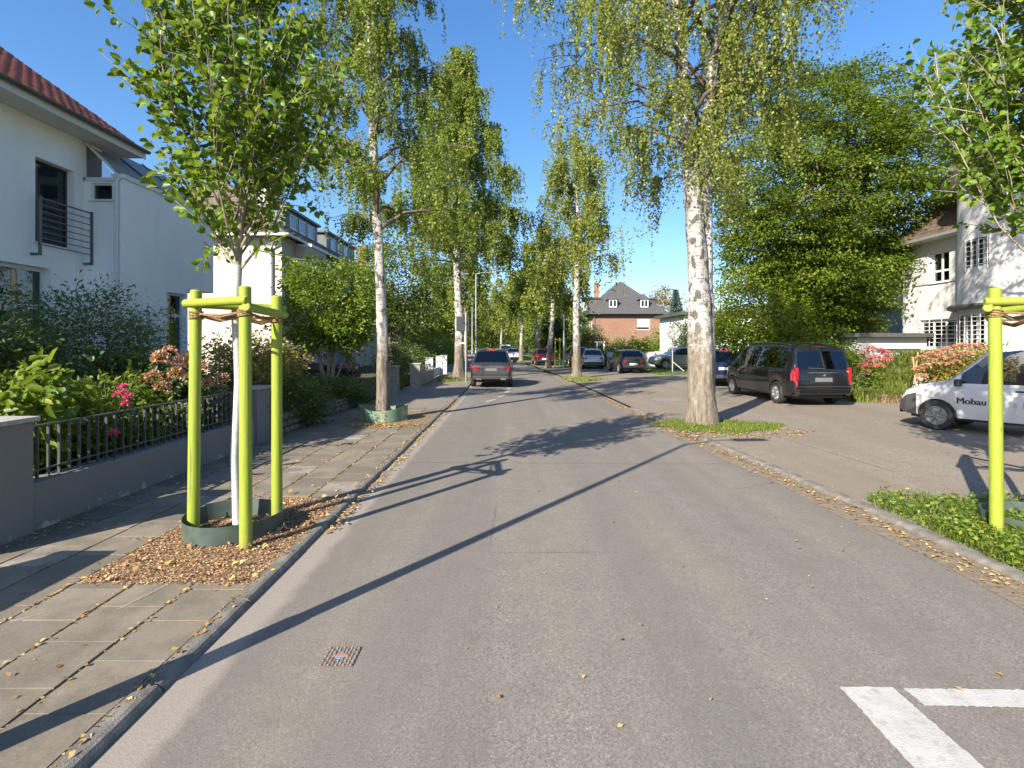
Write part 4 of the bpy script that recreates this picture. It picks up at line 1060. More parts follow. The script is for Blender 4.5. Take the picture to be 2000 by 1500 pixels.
shrub('shrub', (-5.6, 9.3, .1), [((-5.6, 9.4, .75), (.5, .8, .6), 1)], 200, 22, .13, .085, 'leaf_dark', 106, 'shaded green shrub behind the far half of the railing', xmax=-5.03, width=.4)
shrub('hydrangea', (-6.3, 9.0, .1), [((-6.3, 9.0, .95), (.8, .7, .75), 1)], 200, 22, .15, .11, 'leaf_dark', 107, 'faded hydrangea with brownish pink heads behind the railing', 'shrub', shape='leaf', width=.6,
      flowers=[((V(px, py, 8.35 + .3 * math.sin(px))), (.10, .10, .10 if k % 2 else .13), 'fl_salmon') for k, (px, py) in enumerate(((312, 705), (330, 690), (352, 712), (300, 738), (345, 735), (395, 722), (372, 705), (318, 760), (285, 748), (404, 752)))] + [(V(434, 740, 8.9), (.09, .09, .08), 'fl_salmon')])
r2 = np.random.default_rng(110)
P = np.stack([-5.48 + r2.normal(0, .06, 110), 7.15 + r2.normal(0, .07, 110), np.full(110, .15)], 1)
blades('ornamental_grass', P, 1.35, .016, M['grass'], 111, .55, label='arching grass clump behind the railing', cat='plant')
for k, (px, py, yy) in enumerate(((240, 758, 7.0), (232, 772, 7.0), (250, 776, 7.0), (246, 790, 7.0), (222, 848, 6.6))):
    c = V(px, py, yy); rt = empty('pink_flower', (c[0], c[1], .1), 0, ['topmost pink flower head of the cluster above the railing', 'pink flower head at the left of the cluster above the railing', 'pink flower head at the right of the cluster above the railing', 'lowest pink flower head of the cluster above the railing', 'single pink flower head seen through the railing bars'][k], 'flower', 'pink flowers in the near garden')
    mb = MB(); mb.tube([(c[0], c[1], .1), (c[0] + .02, c[1], c[2])], .006, 5); mb.build('stem', M['leaf_dark'], rt)
    d = unit(r2.normal(size=(60, 3))); d[:, 2] = np.abs(d[:, 2]); Pf = np.array(c) + d * .034
    Vv, Ff, cc = leaf_arrays(Pf, d + r2.normal(0, .4, d.shape), .04, r2, 'quad', .8); np_mesh('petals', Vv, Ff, M['fl_pink'], rt, cc)
# right garden
shrub('hydrangea', (11.9, 19.0, .05), [((12.1, 19.0, .85), (.65, .6, .75), 1)], 140, 22, .15, .10, 'leaf_bush', 121, 'red flowering hydrangea behind the black van', 'shrub',
      flowers=[(V(px, py, 18.5), (.13, .13, .09), 'fl_red') for px, py in ((1690, 690), (1703, 682), (1718, 686), (1730, 690), (1697, 705), (1712, 700), (1726, 704), (1685, 715), (1705, 716), (1720, 716), (1734, 700), (1692, 728))])
shrub('hydrangea', (15.0, 18.0, .05), [((14.6, 17.9, .85), (.8, .6, .75), 1), ((16.2, 18.3, 1.1), (1.1, .7, .85), 1.4)], 300, 22, .16, .10, 'leaf_orange', 122, 'wide faded hydrangea hedge behind the white van', 'shrub',
      flowers=[(V(px, py, 17.4), (.14, .14, .07), 'fl_salmon') for px, py in ((1800, 700), (1815, 693), (1830, 690), (1848, 684), (1862, 680), (1880, 676), (1898, 676), (1915, 680), (1808, 715), (1795, 722), (1838, 700), (1856, 696), (1872, 692), (1890, 690), (1820, 705), (1800, 735), (1845, 712), (1865, 708))])
P = in_ellipse(2600, 14.9, 19.8, 1.6, .8, .2, r2); P[:, 2] += .8 * np.exp(-((P[:, 0] - 14.9) / 1.3) ** 2)
blades('ornamental_grass', P, 1.0, .03, M['grass_pale'], 131, 1.3, label='mound of pale ornamental grass below the villa windows', cat='plant')
P = in_ellipse(1500, 13.2, 18.6, .5, .5, .1, r2)
blades('ornamental_grass', P, 1.15, .025, M['grass_pale'], 132, .9, label='upright grass clump beside the wooden stakes', cat='plant')
P = np.concatenate([in_ellipse(4200, 12.6, 18.0, 1.5, .5, .06, r2)])
blades('border_grass', P, .50, .02, M['grass_pale'], 133, 1.2, label='soft grass border edging the court behind the black van', cat='plant')
blades('border_grass', in_ellipse(500, 12.3, 17.45, .45, .22, .06, r2), .35, .014, M['straw'], 134, 1.5, label='dry straw coloured clump at the court edge', cat='plant')
for k, (a, b) in enumerate(((V(1788, 748, 17.6), V(1783, 697, 17.6)), (V(1785, 748, 17.7), V(1793, 688, 17.5)))):
    mb = MB(); mb.tube([a, b], .022, 8); tag(mb.build('wooden_stake', M['wood'], None, smooth=40), ['upright wooden stake in the hydrangea bed', 'leaning wooden stake in the hydrangea bed'][k], 'stake', 'wooden stakes in the bed')
# hedges in front of the brick house
shrub('hedge', (12.0, 62, 0), [((13.0, 62, 1.2), (6.6, 1.2, 1.45), 1), ((18.5, 61, 2.0), (3.0, 1.4, 2.3), .6)], 620, 24, .3, .22, 'leaf_bush', 141, 'green hedge in front of the brick house', 'hedge')
shrub('hedge', (10.6, 48, 0), [((10.6, 48.8, 1.0), (2.3, .7, 1.15), 1)], 260, 24, .25, .16, 'leaf_bush', 142, 'bright clipped hedge between the white gate posts', 'hedge')
shrub('shrub', (7.5, 46.6, 0), [((7.5, 46.6, .7), (.7, .6, .75), 1)], 130, 22, .25, .16, 'leaf_bush', 143, 'bright shrub beside the silver car')
shrub('conifer', (8.6, 62, 0), [((8.9, 62, 2.0), (1.2, 1.2, 2.2), 1)], 200, 24, .25, .18, 'leaf_dark', 144, 'dark clipped conifer at the brick house corner')
shrub('hedge', (17.3, 50, 0), [((16.6, 50, 2.2), (1.9, 1.2, 2.3), 1)], 260, 24, .3, .18, 'leaf_dark', 145, 'tall dark hedge left of the white house', 'hedge')

# ================================================================== vehicles
def wheel(parent, x, y, r, w, rim_mat, side, style='alloy'):
    """wheel centre at (x, y, r) in the car frame; outer face towards side"""
    wo = bpy.data.objects.new('wheel', None); COL.objects.link(wo); wo.parent = parent; wo.location = (x, y, r); wo.empty_display_size = .1
    mb = MB(); s = side
    mb.lathe([(r * .62, -s * w * .48), (r * .93, -s * w * .5), (r, -s * w * .34), (r, s * w * .34), (r * .94, s * w * .5), (r * .66, s * w * .5), (r * .62, s * w * .40), (r * .60, -s * w * .40)], 26, axis='x', closed=True)
    mb.build('tyre', M['tyre'], wo, smooth=40, local=True)
    mb = MB()
    mb.lathe([(r * .655, s * w * .30), (r * .655, s * w * .46), (r * .60, s * w * .47), (r * .58, s * w * .32), (r * .56, s * w * .12), (0.001, s * w * .12)], 26, axis='x')
    n = 10 if style == 'alloy' else 6
    for k in range(n):
        a = 2 * math.pi * k / n
        if style == 'alloy':
            mb.bar((s * w * .36, .03 * math.cos(a), .03 * math.sin(a)), (s * w * .40, r * .62 * math.cos(a), r * .62 * math.sin(a)), .03, .028, up=(1, 0, 0))
        else:
            mb.bar((s * w * .42, .02 * math.cos(a), .02 * math.sin(a)), (s * w * .43, r * .62 * math.cos(a), r * .62 * math.sin(a)), .02, .105, up=(-math.sin(a) * 0 + 1, 0, 0))
    mb.lathe([(r * .17, s * w * .36), (r * .17, s * w * .45), (r * .12, s * w * .48), (.001, s * w * .48)], 16, axis='x')
    mb.build('rim', rim_mat, wo, smooth=40, local=True)
    return wo

def ip(tab, u): return np.interp(u, [a for a, _ in tab], [b for _, b in tab])

CARS = {
 'suv': dict(L=4.85, W=1.93, wr=.36, ax=(.95, 3.9), sill=.34, top=[(0, .72), (.03, .98), (.10, 1.06), (.16, 1.10), (.55, 1.56), (.72, 1.63), (1.5, 1.68), (2.5, 1.66), (2.95, 1.57), (3.62, 1.13), (3.72, 1.10), (4.45, .99), (4.72, .88), (4.85, .62)],
             belt=[(0, .70), (.03, .95), (.10, 1.01), (.16, 1.04), (1.0, 1.06), (3.6, 1.02), (4.45, .92), (4.72, .82), (4.85, .58)],
             w=[(0, .80), (.05, .89), (.2, .96), (.7, 1), (4.0, 1), (4.5, .95), (4.75, .82), (4.85, .70)], wtop=.70, rear=(.16, .55), wind=(2.97, 3.62), sidew=[(.62, 1.05), (1.13, 2.05), (2.13, 3.5)]),
 'van': dict(L=5.14, W=1.93, wr=.35, ax=(1.02, 4.22), sill=.30, top=[(0, .70), (.02, 1.0), (.05, 1.10), (.07, 1.14), (.20, 1.68), (.26, 1.79), (.40, 1.86), (.8, 1.90), (2.4, 1.91), (3.3, 1.88), (3.62, 1.80), (4.40, 1.20), (4.52, 1.15), (4.95, .98), (5.08, .84), (5.14, .58)],
             belt=[(0, .68), (.02, .98), (.05, 1.06), (.07, 1.09), (.3, 1.12), (4.3, 1.10), (4.52, 1.06), (4.95, .9), (5.08, .78), (5.14, .55)],
             w=[(0, .86), (.04, .93), (.15, .98), (.4, 1), (4.2, 1), (4.7, .95), (5.0, .82), (5.14, .66)], wtop=.80, rear=(.07, .20), wind=(3.65, 4.40), sidew=[(.38, 1.55), (1.60, 2.72), (2.80, 4.15)]),
 'dokker': dict(L=4.36, W=1.75, wr=.315, ax=(.72, 3.53), sill=.30, top=[(0, .62), (.02, 1.0), (.04, 1.08), (.12, 1.62), (.18, 1.78), (.30, 1.86), (.6, 1.90), (2.0, 1.91), (2.45, 1.86), (2.7, 1.77), (3.28, 1.17), (3.38, 1.11), (3.85, 1.00), (4.12, .89), (4.27, .72), (4.36, .45)],
             belt=[(0, .60), (.02, .95), (.04, 1.02), (.12, 1.05), (1.5, 1.05), (3.2, 1.02), (3.85, .93), (4.12, .83), (4.27, .66), (4.36, .42)],
             w=[(0, .9), (.05, .96), (.3, 1), (3.5, 1), (3.9, .97), (4.15, .88), (4.30, .74), (4.36, .6)], wtop=.79, rear=(.04, .12), wind=(2.72, 3.28), sidew=[(1.95, 3.1)], extra=[(.45, 1.55)]),
 'hatch': dict(L=4.0, W=1.72, wr=.31, ax=(.65, 3.25), sill=.28, top=[(0, .62), (.03, .88), (.10, .98), (.14, 1.02), (.42, 1.34), (.55, 1.41), (1.2, 1.46), (1.9, 1.44), (2.25, 1.37), (2.9, .99), (3.0, .96), (3.6, .85), (3.85, .74), (4.0, .52)],
             belt=[(0, .60), (.03, .84), (.10, .91), (.14, .94), (.8, .95), (2.85, .91), (3.6, .78), (3.85, .68), (4.0, .48)],
             w=[(0, .82), (.05, .9), (.25, .98), (.6, 1), (3.2, 1), (3.65, .94), (3.88, .8), (4.0, .66)], wtop=.68, rear=(.14, .42), wind=(2.27, 2.9), sidew=[(.60, 1.3), (1.38, 2.75)]),
}

def car(name, typ, paintm, loc, rz, label, rim='rim', style='alloy', glass='carglass', plate='plate', group='parked cars', cat='car', H=1.0, bumper=None, fine=True):
    K = CARS[typ]; L = K['L']; W = K['W'] / 2
    root = empty(name, loc, rz, label, cat, group)
    us = set(np.round(np.arange(0, L + .001, .085), 4)) | {L}
    for t in ('top', 'belt', 'w'): us |= {round(a, 4) for a, _ in K[t]}
    for a, b in K['sidew'] + K.get('extra', []) + [K['rear'], K['wind']]: us |= {a, b}
    us |= set(np.round(np.linspace(K['rear'][0], K['rear'][1], 7), 4))
    Ra = K['wr'] + .055
    for a in K['ax']: us |= set(np.round(a + Ra * np.cos(np.linspace(0, math.pi, 15)), 4))
    us = sorted(u for u in us if 0 <= u <= L); U = [us[0]]
    for u in us[1:]:
        if u - U[-1] > .004: U.append(u)
    nst = len(U); Vv = []
    for u in U:
        zb = float(ip(K['belt'], u)); zt = float(ip(K['top'], u)) * H; w = W * float(ip(K['w'], u))
        e = min(u, L - u); zl = K['sill'] + .10 * math.exp(-e / .12)
        for a in K['ax']:
            if abs(u - a) < Ra: zl = max(zl, K['wr'] + math.sqrt(Ra * Ra - (u - a) ** 2))
        zl = min(zl, zb - .12)
        zre = max(zb + .006, zt - .075); k = min(1, max(0, (zre - zb) / .55)); wr = w * (.935 * (1 - k) + K['wtop'] * k)
        g0 = zb + min(.03, (zre - zb) * .1); g1 = zre - min(.05, (zre - zb) * .12)
        xg = lambda z: w * .955 + (wr - w * .955) * ((z - zb) / max(zre - zb, 1e-4))
        sec = [(w * .80, zl - .02), (w * .955, zl), (w * .985, zl + .25 * (zb - zl)), (w, zl + .6 * (zb - zl)), (w * .992, zl + .82 * (zb - zl)), (w * .955, zb), (xg(g0), g0), (xg(g1), g1), (wr, zre), (wr * .9, zt - .022), (wr * .5, zt - .004)]
        row = [(x, u - L / 2, z) for x, z in sec] + [(0, u - L / 2, zt)] + [(-x, u - L / 2, z) for x, z in reversed(sec)]
        Vv += row
    m = 23
    parts = {}
    def reg(i, j):
        a, b = U[i], U[i + 1]; mid = (a + b) / 2; jj = j if j < 11 else 21 - j; sd = 'r' if j < 11 else 'l'
        if jj == 6:
            for n_, (p, q) in enumerate(K['sidew']):
                if p - 1e-3 <= a and b <= q + 1e-3: return ('side_window', n_, sd)
            for n_, (p, q) in enumerate(K.get('extra', [])):
                if p - 1e-3 <= a and b <= q + 1e-3: return ('side_window', 9 + n_, sd)
        if jj >= 9:
            if K['rear'][0] - 1e-3 <= a and b <= K['rear'][1] + 1e-3: return ('rear_window', 0, '')
            if K['wind'][0] - 1e-3 <= a and b <= K['wind'][1] + 1e-3: return ('windscreen', 0, '')
        if typ in ('van', 'dokker') and jj in (3, 4, 5) and b <= .16: return ('tail_light', 0, sd)
        if typ in ('suv', 'hatch') and jj == 4 and b <= .26: return ('tail_light', 0, sd)
        if jj in (3, 4) and a >= L - (.62 if typ != 'hatch' else .5) and b <= L - .12 and typ != 'dokker' or (typ == 'dokker' and jj == 4 and a >= L - .5 and b <= L - .1): return ('headlight', 0, sd)
        if bumper and ((jj <= 3 and b > L - bumper) or (jj <= 4 and b > L - .2)): return ('front_bumper', 0, '')
        return ('body', 0, '')
    for i in range(nst - 1):
        for j in range(m - 1):
            k = reg(i, j); parts.setdefault(k, []).append((i * m + j, (i + 1) * m + j, (i + 1) * m + j + 1, i * m + j + 1))
    parts[('body', 0, '')].append(tuple(range(m)))
    fb = ('front_bumper', 0, '') if bumper else ('body', 0, '')
    parts[fb].append(tuple((nst - 1) * m + j for j in range(m - 1, -1, -1)))
    for k, fs in parts.items():
        used = sorted({i for f in fs for i in f}); mp = {v: n_ for n_, v in enumerate(used)}
        mb = MB(); mb.add([Vv[i] for i in used], [tuple(mp[i] for i in f) for f in fs])
        mt = {'body': paintm, 'front_bumper': M['plastic_grey'], 'tail_light': M['redlens'], 'headlight': M['lens']}.get(k[0], M[glass])
        mb.build(k[0], mt, root, smooth=32, local=True)
    # dark floor and wheel wells, seats inside
    mb = MB(); mb.bb(-W * .8, W * .8, -L / 2 + .25, L / 2 - .3, K['sill'] - .06, K['sill'] + .08)
    for a in K['ax']:
        for s in (-1, 1): mb.box((s * W * .70, a - L / 2, K['wr'] + .16), (W * .42, K['wr'] * 2 + .10, K['wr'] * 1.1))
    mb.build('underbody', M['plastic'], root, local=True)
    if fine:
        mb = MB()
        for yy in (-.35, .45) if typ != 'dokker' else (.25,):
            for s in (-1, 1):
                mb.box((s * .38, yy, .72), (.48, .5, .2)); mb.box((s * .38, yy - .25, 1.0), (.46, .14, .6)); mb.box((s * .38, yy - .26, 1.36 * H), (.24, .10, .18))
        mb.build('seats', M['plastic'], root, local=True)
    for a in K['ax']:
        for s in (-1, 1): wheel(root, s * (W * .985 - .11), a - L / 2, K['wr'], .215, M[rim], s, style)
    # lights, plate, mirrors, handles
    zt = float(ip(K['belt'], .07)); yr = -L / 2
    for s in (-1, 1):
        mb = MB()
        if typ == 'van': mb.box((s * W * .845, yr + .045, .98), (.10, .10, .40))
        elif typ == 'dokker': mb.box((s * W * .88, yr + .04, 1.0), (.08, .08, .4))
        else: mb.box((s * W * .70, yr + .045, zt - .085), (W * .32, .10, .09), rz=s * .18)
        mb.build('tail_lens', M['redlens'], root, local=True, bevel=.012)
        ym = L / 2 - (L - K['wind'][1]) - .18
        mb = MB(); mb.box((s * (W + .10), ym, float(ip(K['belt'], K['wind'][1])) + .06), (.20, .10, .15)); mb.bar((s * W * .93, ym, float(ip(K['belt'], K['wind'][1])) + .01), (s * (W + .04), ym, float(ip(K['belt'], K['wind'][1])) + .03), .06, .05)
        mb.build('mirror', M['plastic'] if typ in ('dokker', 'van') else paintm, root, local=True, bevel=.03)
        if fine:
            for a, b in K['sidew'][-2:]:
                mb = MB(); mb.box((s * (W * .995 + .008), a + .16 - L / 2, 1.0 * float(ip(K['belt'], 2)) - .10), (.03, .19, .03)); mb.build('door_handle', M['plastic'] if typ == 'dokker' else paintm, root, local=True, bevel=.008)
            mb = MB()
            for a, b in K['sidew']:
                u = a - .04; x = W * 1.0
                mb.box((s * (W * .9975), u - L / 2, (K['sill'] + .3 + zt) / 2 + .05), (.006, .007, zt - K['sill'] - .36))
            mb.build('door_gap', M['plastic'], root, local=True)
    mb = MB(); mb.box((0, yr - .006, .82 if typ != 'hatch' else .60), (.52, .02, .12)); mb.build('number_plate', M[plate], root, local=True)
    mb = MB(); mb.box((0, yr + .03, .46), (W * 1.66, .14, .16)); mb.build('rear_bumper', paintm if typ == 'van' else M['plastic'], root, local=True, bevel=.03)
    if typ in ('suv', 'van'):
        for s in (-1, 1):
            mb = MB(); z = 1.68 * H if typ == 'suv' else 1.905
            mb.tube([(s * W * .66, -1.5 if typ == 'suv' else -1.9, z - .03), (s * W * .66, -1.3, z + .03), (s * W * .66, .2 if typ == 'suv' else .6, z + .03), (s * W * .64, .4 if typ == 'suv' else .85, z - .02)], .018, 6); mb.build('roof_rail', M['zinc'], root, local=True)
            mb = MB(); mb.box((s * W * .72, yr - .012, .42 if typ == 'van' else .47), (.22, .03, .06)); mb.build('reflector', M['redlens'], root, local=True, bevel=.008)
        mb = MB(); mb.box((0, yr + .35 if typ == 'van' else yr + .62, 1.80 if typ == 'van' else 1.60 * H), (.42, .08, .045)); mb.build('brake_light', M['redlens'], root, local=True, bevel=.01)
        mb = MB(); mb.box((0, yr - .004 if typ == 'van' else yr + .0, 1.03 if typ == 'van' else .93), (.9 if typ == 'van' else 1.1, .03, .025)); mb.build('chrome_strip', M['chrome'], root, local=True)
    if typ == 'van':
        mb = MB(); mb.lathe([(.045, -.01), (.045, .01), (.001, .012)], 18, (0, 0, 0)); bd = mb.build('badge', M['chrome'], root, local=True); bd.location = (.02, yr - .008, .94); bd.rotation_euler = (R(90), 0, 0)
        mb = MB(); mb.bar((.05, yr + .055, 1.155), (-.42, yr + .065, 1.17), .02, .02); mb.build('wiper', M['plastic_grey'], root, local=True)
        mb = MB(); mb.bb(-W * .86, W * .86, yr - .012, yr + .01, .605, .615); mb.build('bumper_gap', M['plastic_grey'], root, local=True)
    if typ == 'suv':
        for s in (-1, 1):
            mb = MB(); mb.box((s * W * .56, yr - .03, .40), (.24, .06, .07)); mb.build('exhaust_trim', M['chrome'], root, local=True, bevel=.01)
    return root

car('parked_suv', 'suv', P_['grey'], (-.93, 26.25, 0), 0, 'dark grey sport utility car parked at the left kerb seen from behind', plate='plate_dim', group='parked cars', cat='car', H=1.04)
car('parked_van', 'van', P_['black'], (9.34, 18.80, .052), R(1.6), 'black passenger van with red tail lights parked on the court', plate='plate_dim', cat='van')
wv = car('delivery_van', 'dokker', P_['white'], (10.85, 11.25, .052), R(33), 'white company van with black lettering behind the right stake', rim='hubcap', style='cap', glass='carglass_clear', cat='van', bumper=.42)
car('parked_suv', 'suv', P_['navy'], (9.98, 25.95, .052), R(-15), 'dark blue car in front of the black van', H=.99)
car('parked_hatchback', 'hatch', P_['hatch'], (7.72, 36.6, .052), R(3), 'small dark hatchback in the middle of the court', H=1.06)
car('parked_suv', 'suv', P_['silver'], (13.1, 41.6, .06), R(90), 'silver car side on behind the basketball hoop', H=1.02, glass='carglass')
car('parked_hatchback', 'hatch', P_['silver'], (6.25, 42.6, .052), R(-3), 'silver hatchback left of the small dark hatchback', H=1.06)
car('parked_suv', 'suv', P_['navy'], (5.9, 48.6, .052), 0, 'dark car half hidden behind the silver hatchback', fine=False)
car('parked_hatchback', 'hatch', P_['red'], (2.75, 49.0, .05), R(4), 'dark red car beside the leaning birch', H=1.05, fine=False)
car('parked_hatchback', 'hatch', P_['white'], (.15, 68.0, 0), R(184), 'white car facing the camera far down the road', fine=False)
car('parked_suv', 'van', P_['white'], (-1.2, 84.0, 0), R(5), 'white van far down the road', fine=False, cat='van')
car('parked_suv', 'suv', P_['black'], (-9.3, 23.6, .09), R(94), 'dark car with red tail lights in the left driveway', fine=False)
car('parked_suv', 'van', P_['blue'], (-10.6, 26.6, .09), R(92), 'pale blue van behind the dark car in the left driveway', fine=False, cat='van', H=.95)

# lettering on the white van's left side (heading +y, left side is -x)
def letters(txt, size, mat, y, z, name, copies=1):
    cu = bpy.data.curves.new(name, 'FONT'); cu.body = txt; cu.size = size; cu.extrude = .001
    o = bpy.data.objects.new('tmp', cu); COL.objects.link(o)
    dg = bpy.context.evaluated_depsgraph_get(); me = bpy.data.meshes.new_from_object(o.evaluated_get(dg))
    bpy.data.objects.remove(o)
    src = MB()
    for k in range(copies):                    # heavier strokes for the bold word
        src.add([(v.co.x + k * .0035, v.co.y + (.002 if k == 1 else 0), v.co.z + k * .0004) for v in me.vertices], [tuple(p.vertices) for p in me.polygons])
    ob = src.build(name, mat, wv, local=True)
    ob.location = (-.8785, y, z); ob.rotation_euler = (R(90), 0, R(-90))
    return ob
letters('Mobau', .185, M['textblack'], .985, .62, 'lettering', 4)
letters('s', .18, M['textgrey'], .06, .61, 'lettering'); letters('Bau', .18, M['textgrey'], -.08, .61, 'lettering')
mb = MB(); mb.box((-.8785, .37, .82), (.006, .10, .13)); mb.build('logo', M['logo_blue'], wv, local=True)

# ================================================================== buildings
class Face:
    """vertical facade: origin O (lower left seen from outside), U along it, N outwards"""
    def __init__(s, O, U, W, H): 
        s.O = Vector(O); s.U = Vector(U).normalized(); s.N = Vector((s.U.y, -s.U.x, 0)); s.W = W; s.H = H
    def p(s, u, v, n=0.0):
        q = s.O + s.U * u + s.N * n; return (q.x, q.y, q.z + v)
    def box(s, mb, u0, u1, v0, v1, n0, n1):
        c = [s.p(u, v, n) for v in (v0, v1) for (u, n) in ((u0, n1), (u1, n1), (u1, n0), (u0, n0))]
        mb.add(c, [(3, 2, 1, 0), (4, 5, 6, 7), (0, 1, 5, 4), (1, 2, 6, 5), (2, 3, 7, 6), (3, 0, 4, 7)])
    def wall(s, mb, openings=(), depth=.22):
        us = sorted({0, s.W} | {x for o in openings for x in (o[0], o[1])}); vs_ = sorted({0, s.H} | {x for o in openings for x in (o[2], o[3])})
        for i in range(len(us) - 1):
            for j in range(len(vs_) - 1):
                a, b, c, d = us[i], us[i + 1], vs_[j], vs_[j + 1]
                if any(o[0] <= a + 1e-6 and b <= o[1] + 1e-6 and o[2] <= c + 1e-6 and d <= o[3] + 1e-6 for o in openings): continue
                mb.add([s.p(a, c), s.p(b, c), s.p(b, d), s.p(a, d)], [(0, 1, 2, 3)])
        for a, b, c, d in [o[:4] for o in openings]:
            mb.add([s.p(a, c), s.p(b, c), s.p(b, d), s.p(a, d), s.p(a, c, -depth), s.p(b, c, -depth), s.p(b, d, -depth), s.p(a, d, -depth)],
                   [(1, 0, 4, 5), (2, 1, 5, 6), (3, 2, 6, 7), (0, 3, 7, 4)])
    def window(s, parent, o, fm, cols=1, rows=(), set_=.12, fw=.06, sill=True, curtain=0, label=None, glass='glass', room=True):
        a, b, c, d = o[:4]; mb = MB(); n0, n1 = -set_ - .05, -set_
        s.box(mb, a, a + fw, c, d, n0, n1); s.box(mb, b - fw, b, c, d, n0, n1)
        s.box(mb, a + fw, b - fw, c, c + fw, n0, n1); s.box(mb, a + fw, b - fw, d - fw, d, n0, n1)
        for k in range(1, cols):
            u = a + (b - a) * k / cols; s.box(mb, u - fw * .6, u + fw * .6, c + fw, d - fw, n0, n1 + .002)
        for r in rows: s.box(mb, a + fw, b - fw, c + (d - c) * r - fw * .6, c + (d - c) * r + fw * .6, n0, n1 + .004)
        w = mb.build('window', fm, parent)
        if label: w['label'] = label
        mb = MB(); n = -set_ - .028; mb.add([s.p(a + fw * .5, c + fw * .5, n), s.p(b - fw * .5, c + fw * .5, n), s.p(b - fw * .5, d - fw * .5, n), s.p(a + fw * .5, d - fw * .5, n)], [(0, 1, 2, 3)])
        mb.build('pane', M[glass], w)
        if sill:
            mb = MB(); s.box(mb, a - .05, b + .05, c - .035, c - .002, -set_, .06); mb.build('sill', M['trim'], w)
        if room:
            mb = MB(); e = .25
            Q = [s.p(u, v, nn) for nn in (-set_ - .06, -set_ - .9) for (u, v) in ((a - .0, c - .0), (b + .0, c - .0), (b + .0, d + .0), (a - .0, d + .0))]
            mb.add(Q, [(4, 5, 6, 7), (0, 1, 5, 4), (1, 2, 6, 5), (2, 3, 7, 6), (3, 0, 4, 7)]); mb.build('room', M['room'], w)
        if curtain:
            mb = MB(); k = 9
            for (q0, q1) in (((a + .02, a + (b - a) * curtain),) if curtain < .5 else ((a + (b - a) * (1.0 - (curtain - .5)), b - .02),)):
                P = []
                for i in range(k * 2 + 1):
                    u = q0 + (q1 - q0) * i / (k * 2); nn = -set_ - .16 - (.025 if i % 2 else 0)
                    P += [s.p(u, c + .02, nn), s.p(u, d - .03, nn)]
                mb.add(P, [(2 * i, 2 * i + 2, 2 * i + 3, 2 * i + 1) for i in range(k * 2)])
            mb.build('curtain', M['curtain'], w)
        return w

def tiles(name, parent, O, A, B, la, lb, mat, tw=.30, tl=.34, stuff=True, maxn=9000):
    """pan tiles on a roof plane: A along the eave, B up the slope; one mesh of real tiles"""
    O = Vector(O); A = Vector(A).normalized(); B = Vector(B).normalized(); Nn = A.cross(B); Nn.normalize()
    if Nn.z < 0: Nn = -Nn
    na, nb = int(la / tw), int(lb / tl); tw = la / na; tl = lb / nb
    prof = [(0, .0), (.14, .045), (.32, .055), (.5, .02), (.72, -.005), (.9, .0), (1.0, .028)]
    Vv = []; Ff = []
    for i in range(na):
        for j in range(nb):
            base = O + A * (i * tw) + B * (j * tl) ; k = len(Vv); lift = .03
            rz_ = random.uniform(-.006, .006)
            for s_, hh in ((0, lift), (1.06, .0)):
                for a, h in prof:
                    q = base + A * (a * tw) + B * (s_ * tl) + Nn * (h * .9 + hh + .015 + rz_); Vv.append(tuple(q))
            m = len(prof)
            for a in range(m - 1): Ff.append((k + a, k + a + 1, k + m + a + 1, k + m + a))
            for a, h in prof:
                q = base + A * (a * tw) + Nn * (h * .9 + lift - .02); Vv.append(tuple(q))
            for a in range(m - 1): Ff.append((k + 2 * m + a, k + 2 * m + a + 1, k + a + 1, k + a))
    o = np_mesh(name, Vv, Ff, mat, parent)
    return tag(o, kind='stuff')

def quadmesh(parent, name, quads, mat):
    mb = MB()
    for q in quads: mb.add([tuple(p) for p in q], [tuple(range(len(q)))])
    return mb.build(name, mat, parent)

# ---- white house on the left
XW = -11.9; h1 = empty('white_house', (XW, 8, .09), 0, 'white stucco house with red tiled roof and grey balcony railing at left', 'house')
Y0, Y1 = 1.0, 15.6
f = Face((XW, Y0, .09), (0, 1, 0), Y1 - Y0, 7.75)            # normal +X
door = (13.42 - Y0, 14.62 - Y0, 4.42, 6.55); lw = (11.3 - Y0, 13.86 - Y0, 1.1, 3.80); lw2 = (7.2 - Y0, 9.7 - Y0, 1.1, 3.80)
mb = MB(); f.wall(mb, [door, lw, lw2]); mb.build('wall', M['stucco'], h1)
f.window(h1, door, M['frame_dark'], 1, (), .20, .05, True, curtain=.40, label='french window with dark frame')
for o in (lw, lw2): f.window(h1, o, M['trim'], 2, (.63,), .16, .10, True, curtain=.85)
mb = MB()   # end walls and back
Yg = 15.9; ZE = 7.78; XR = XW - 4.3; ZR = ZE + .717 * 4.9
quadmesh(h1, 'gable_wall', [[(XW, Y0, .09), (XW, Y0, 7.84), (XR, Y0, ZR - .1), (XW - 8.6, Y0, 7.84), (XW - 8.6, Y0, .09)], [(XW, 15.6, .09), (XW - 8.6, 15.6, .09), (XW - 8.6, 15.6, 7.84), (XR, 15.6, ZR - .1), (XW, 15.6, 7.84)], [(XW - 8.6, Y0, .09), (XW - 8.6, Y0, 7.84), (XW - 8.6, 15.6, 7.84), (XW - 8.6, 15.6, .09)]], M['stucco'])
XE = -11.15; s_ = .717
def roofz(x): return ZE - .05 + s_ * (XE - x)
rf = quadmesh(h1, 'roof', [[(XE, Y0 - .3, roofz(XE)), (XE, 16.3, roofz(XE)), (XR, 16.3, roofz(XR)), (XR, Y0 - .3, roofz(XR))], [(XR, Y0 - .3, roofz(XR)), (XR, 16.3, roofz(XR)), (XW - 9.35, 16.3, roofz(XE)), (XW - 9.35, Y0 - .3, roofz(XE))]], M['tile_red'])
Lr = math.hypot(XE - XR, roofz(XR) - roofz(XE))
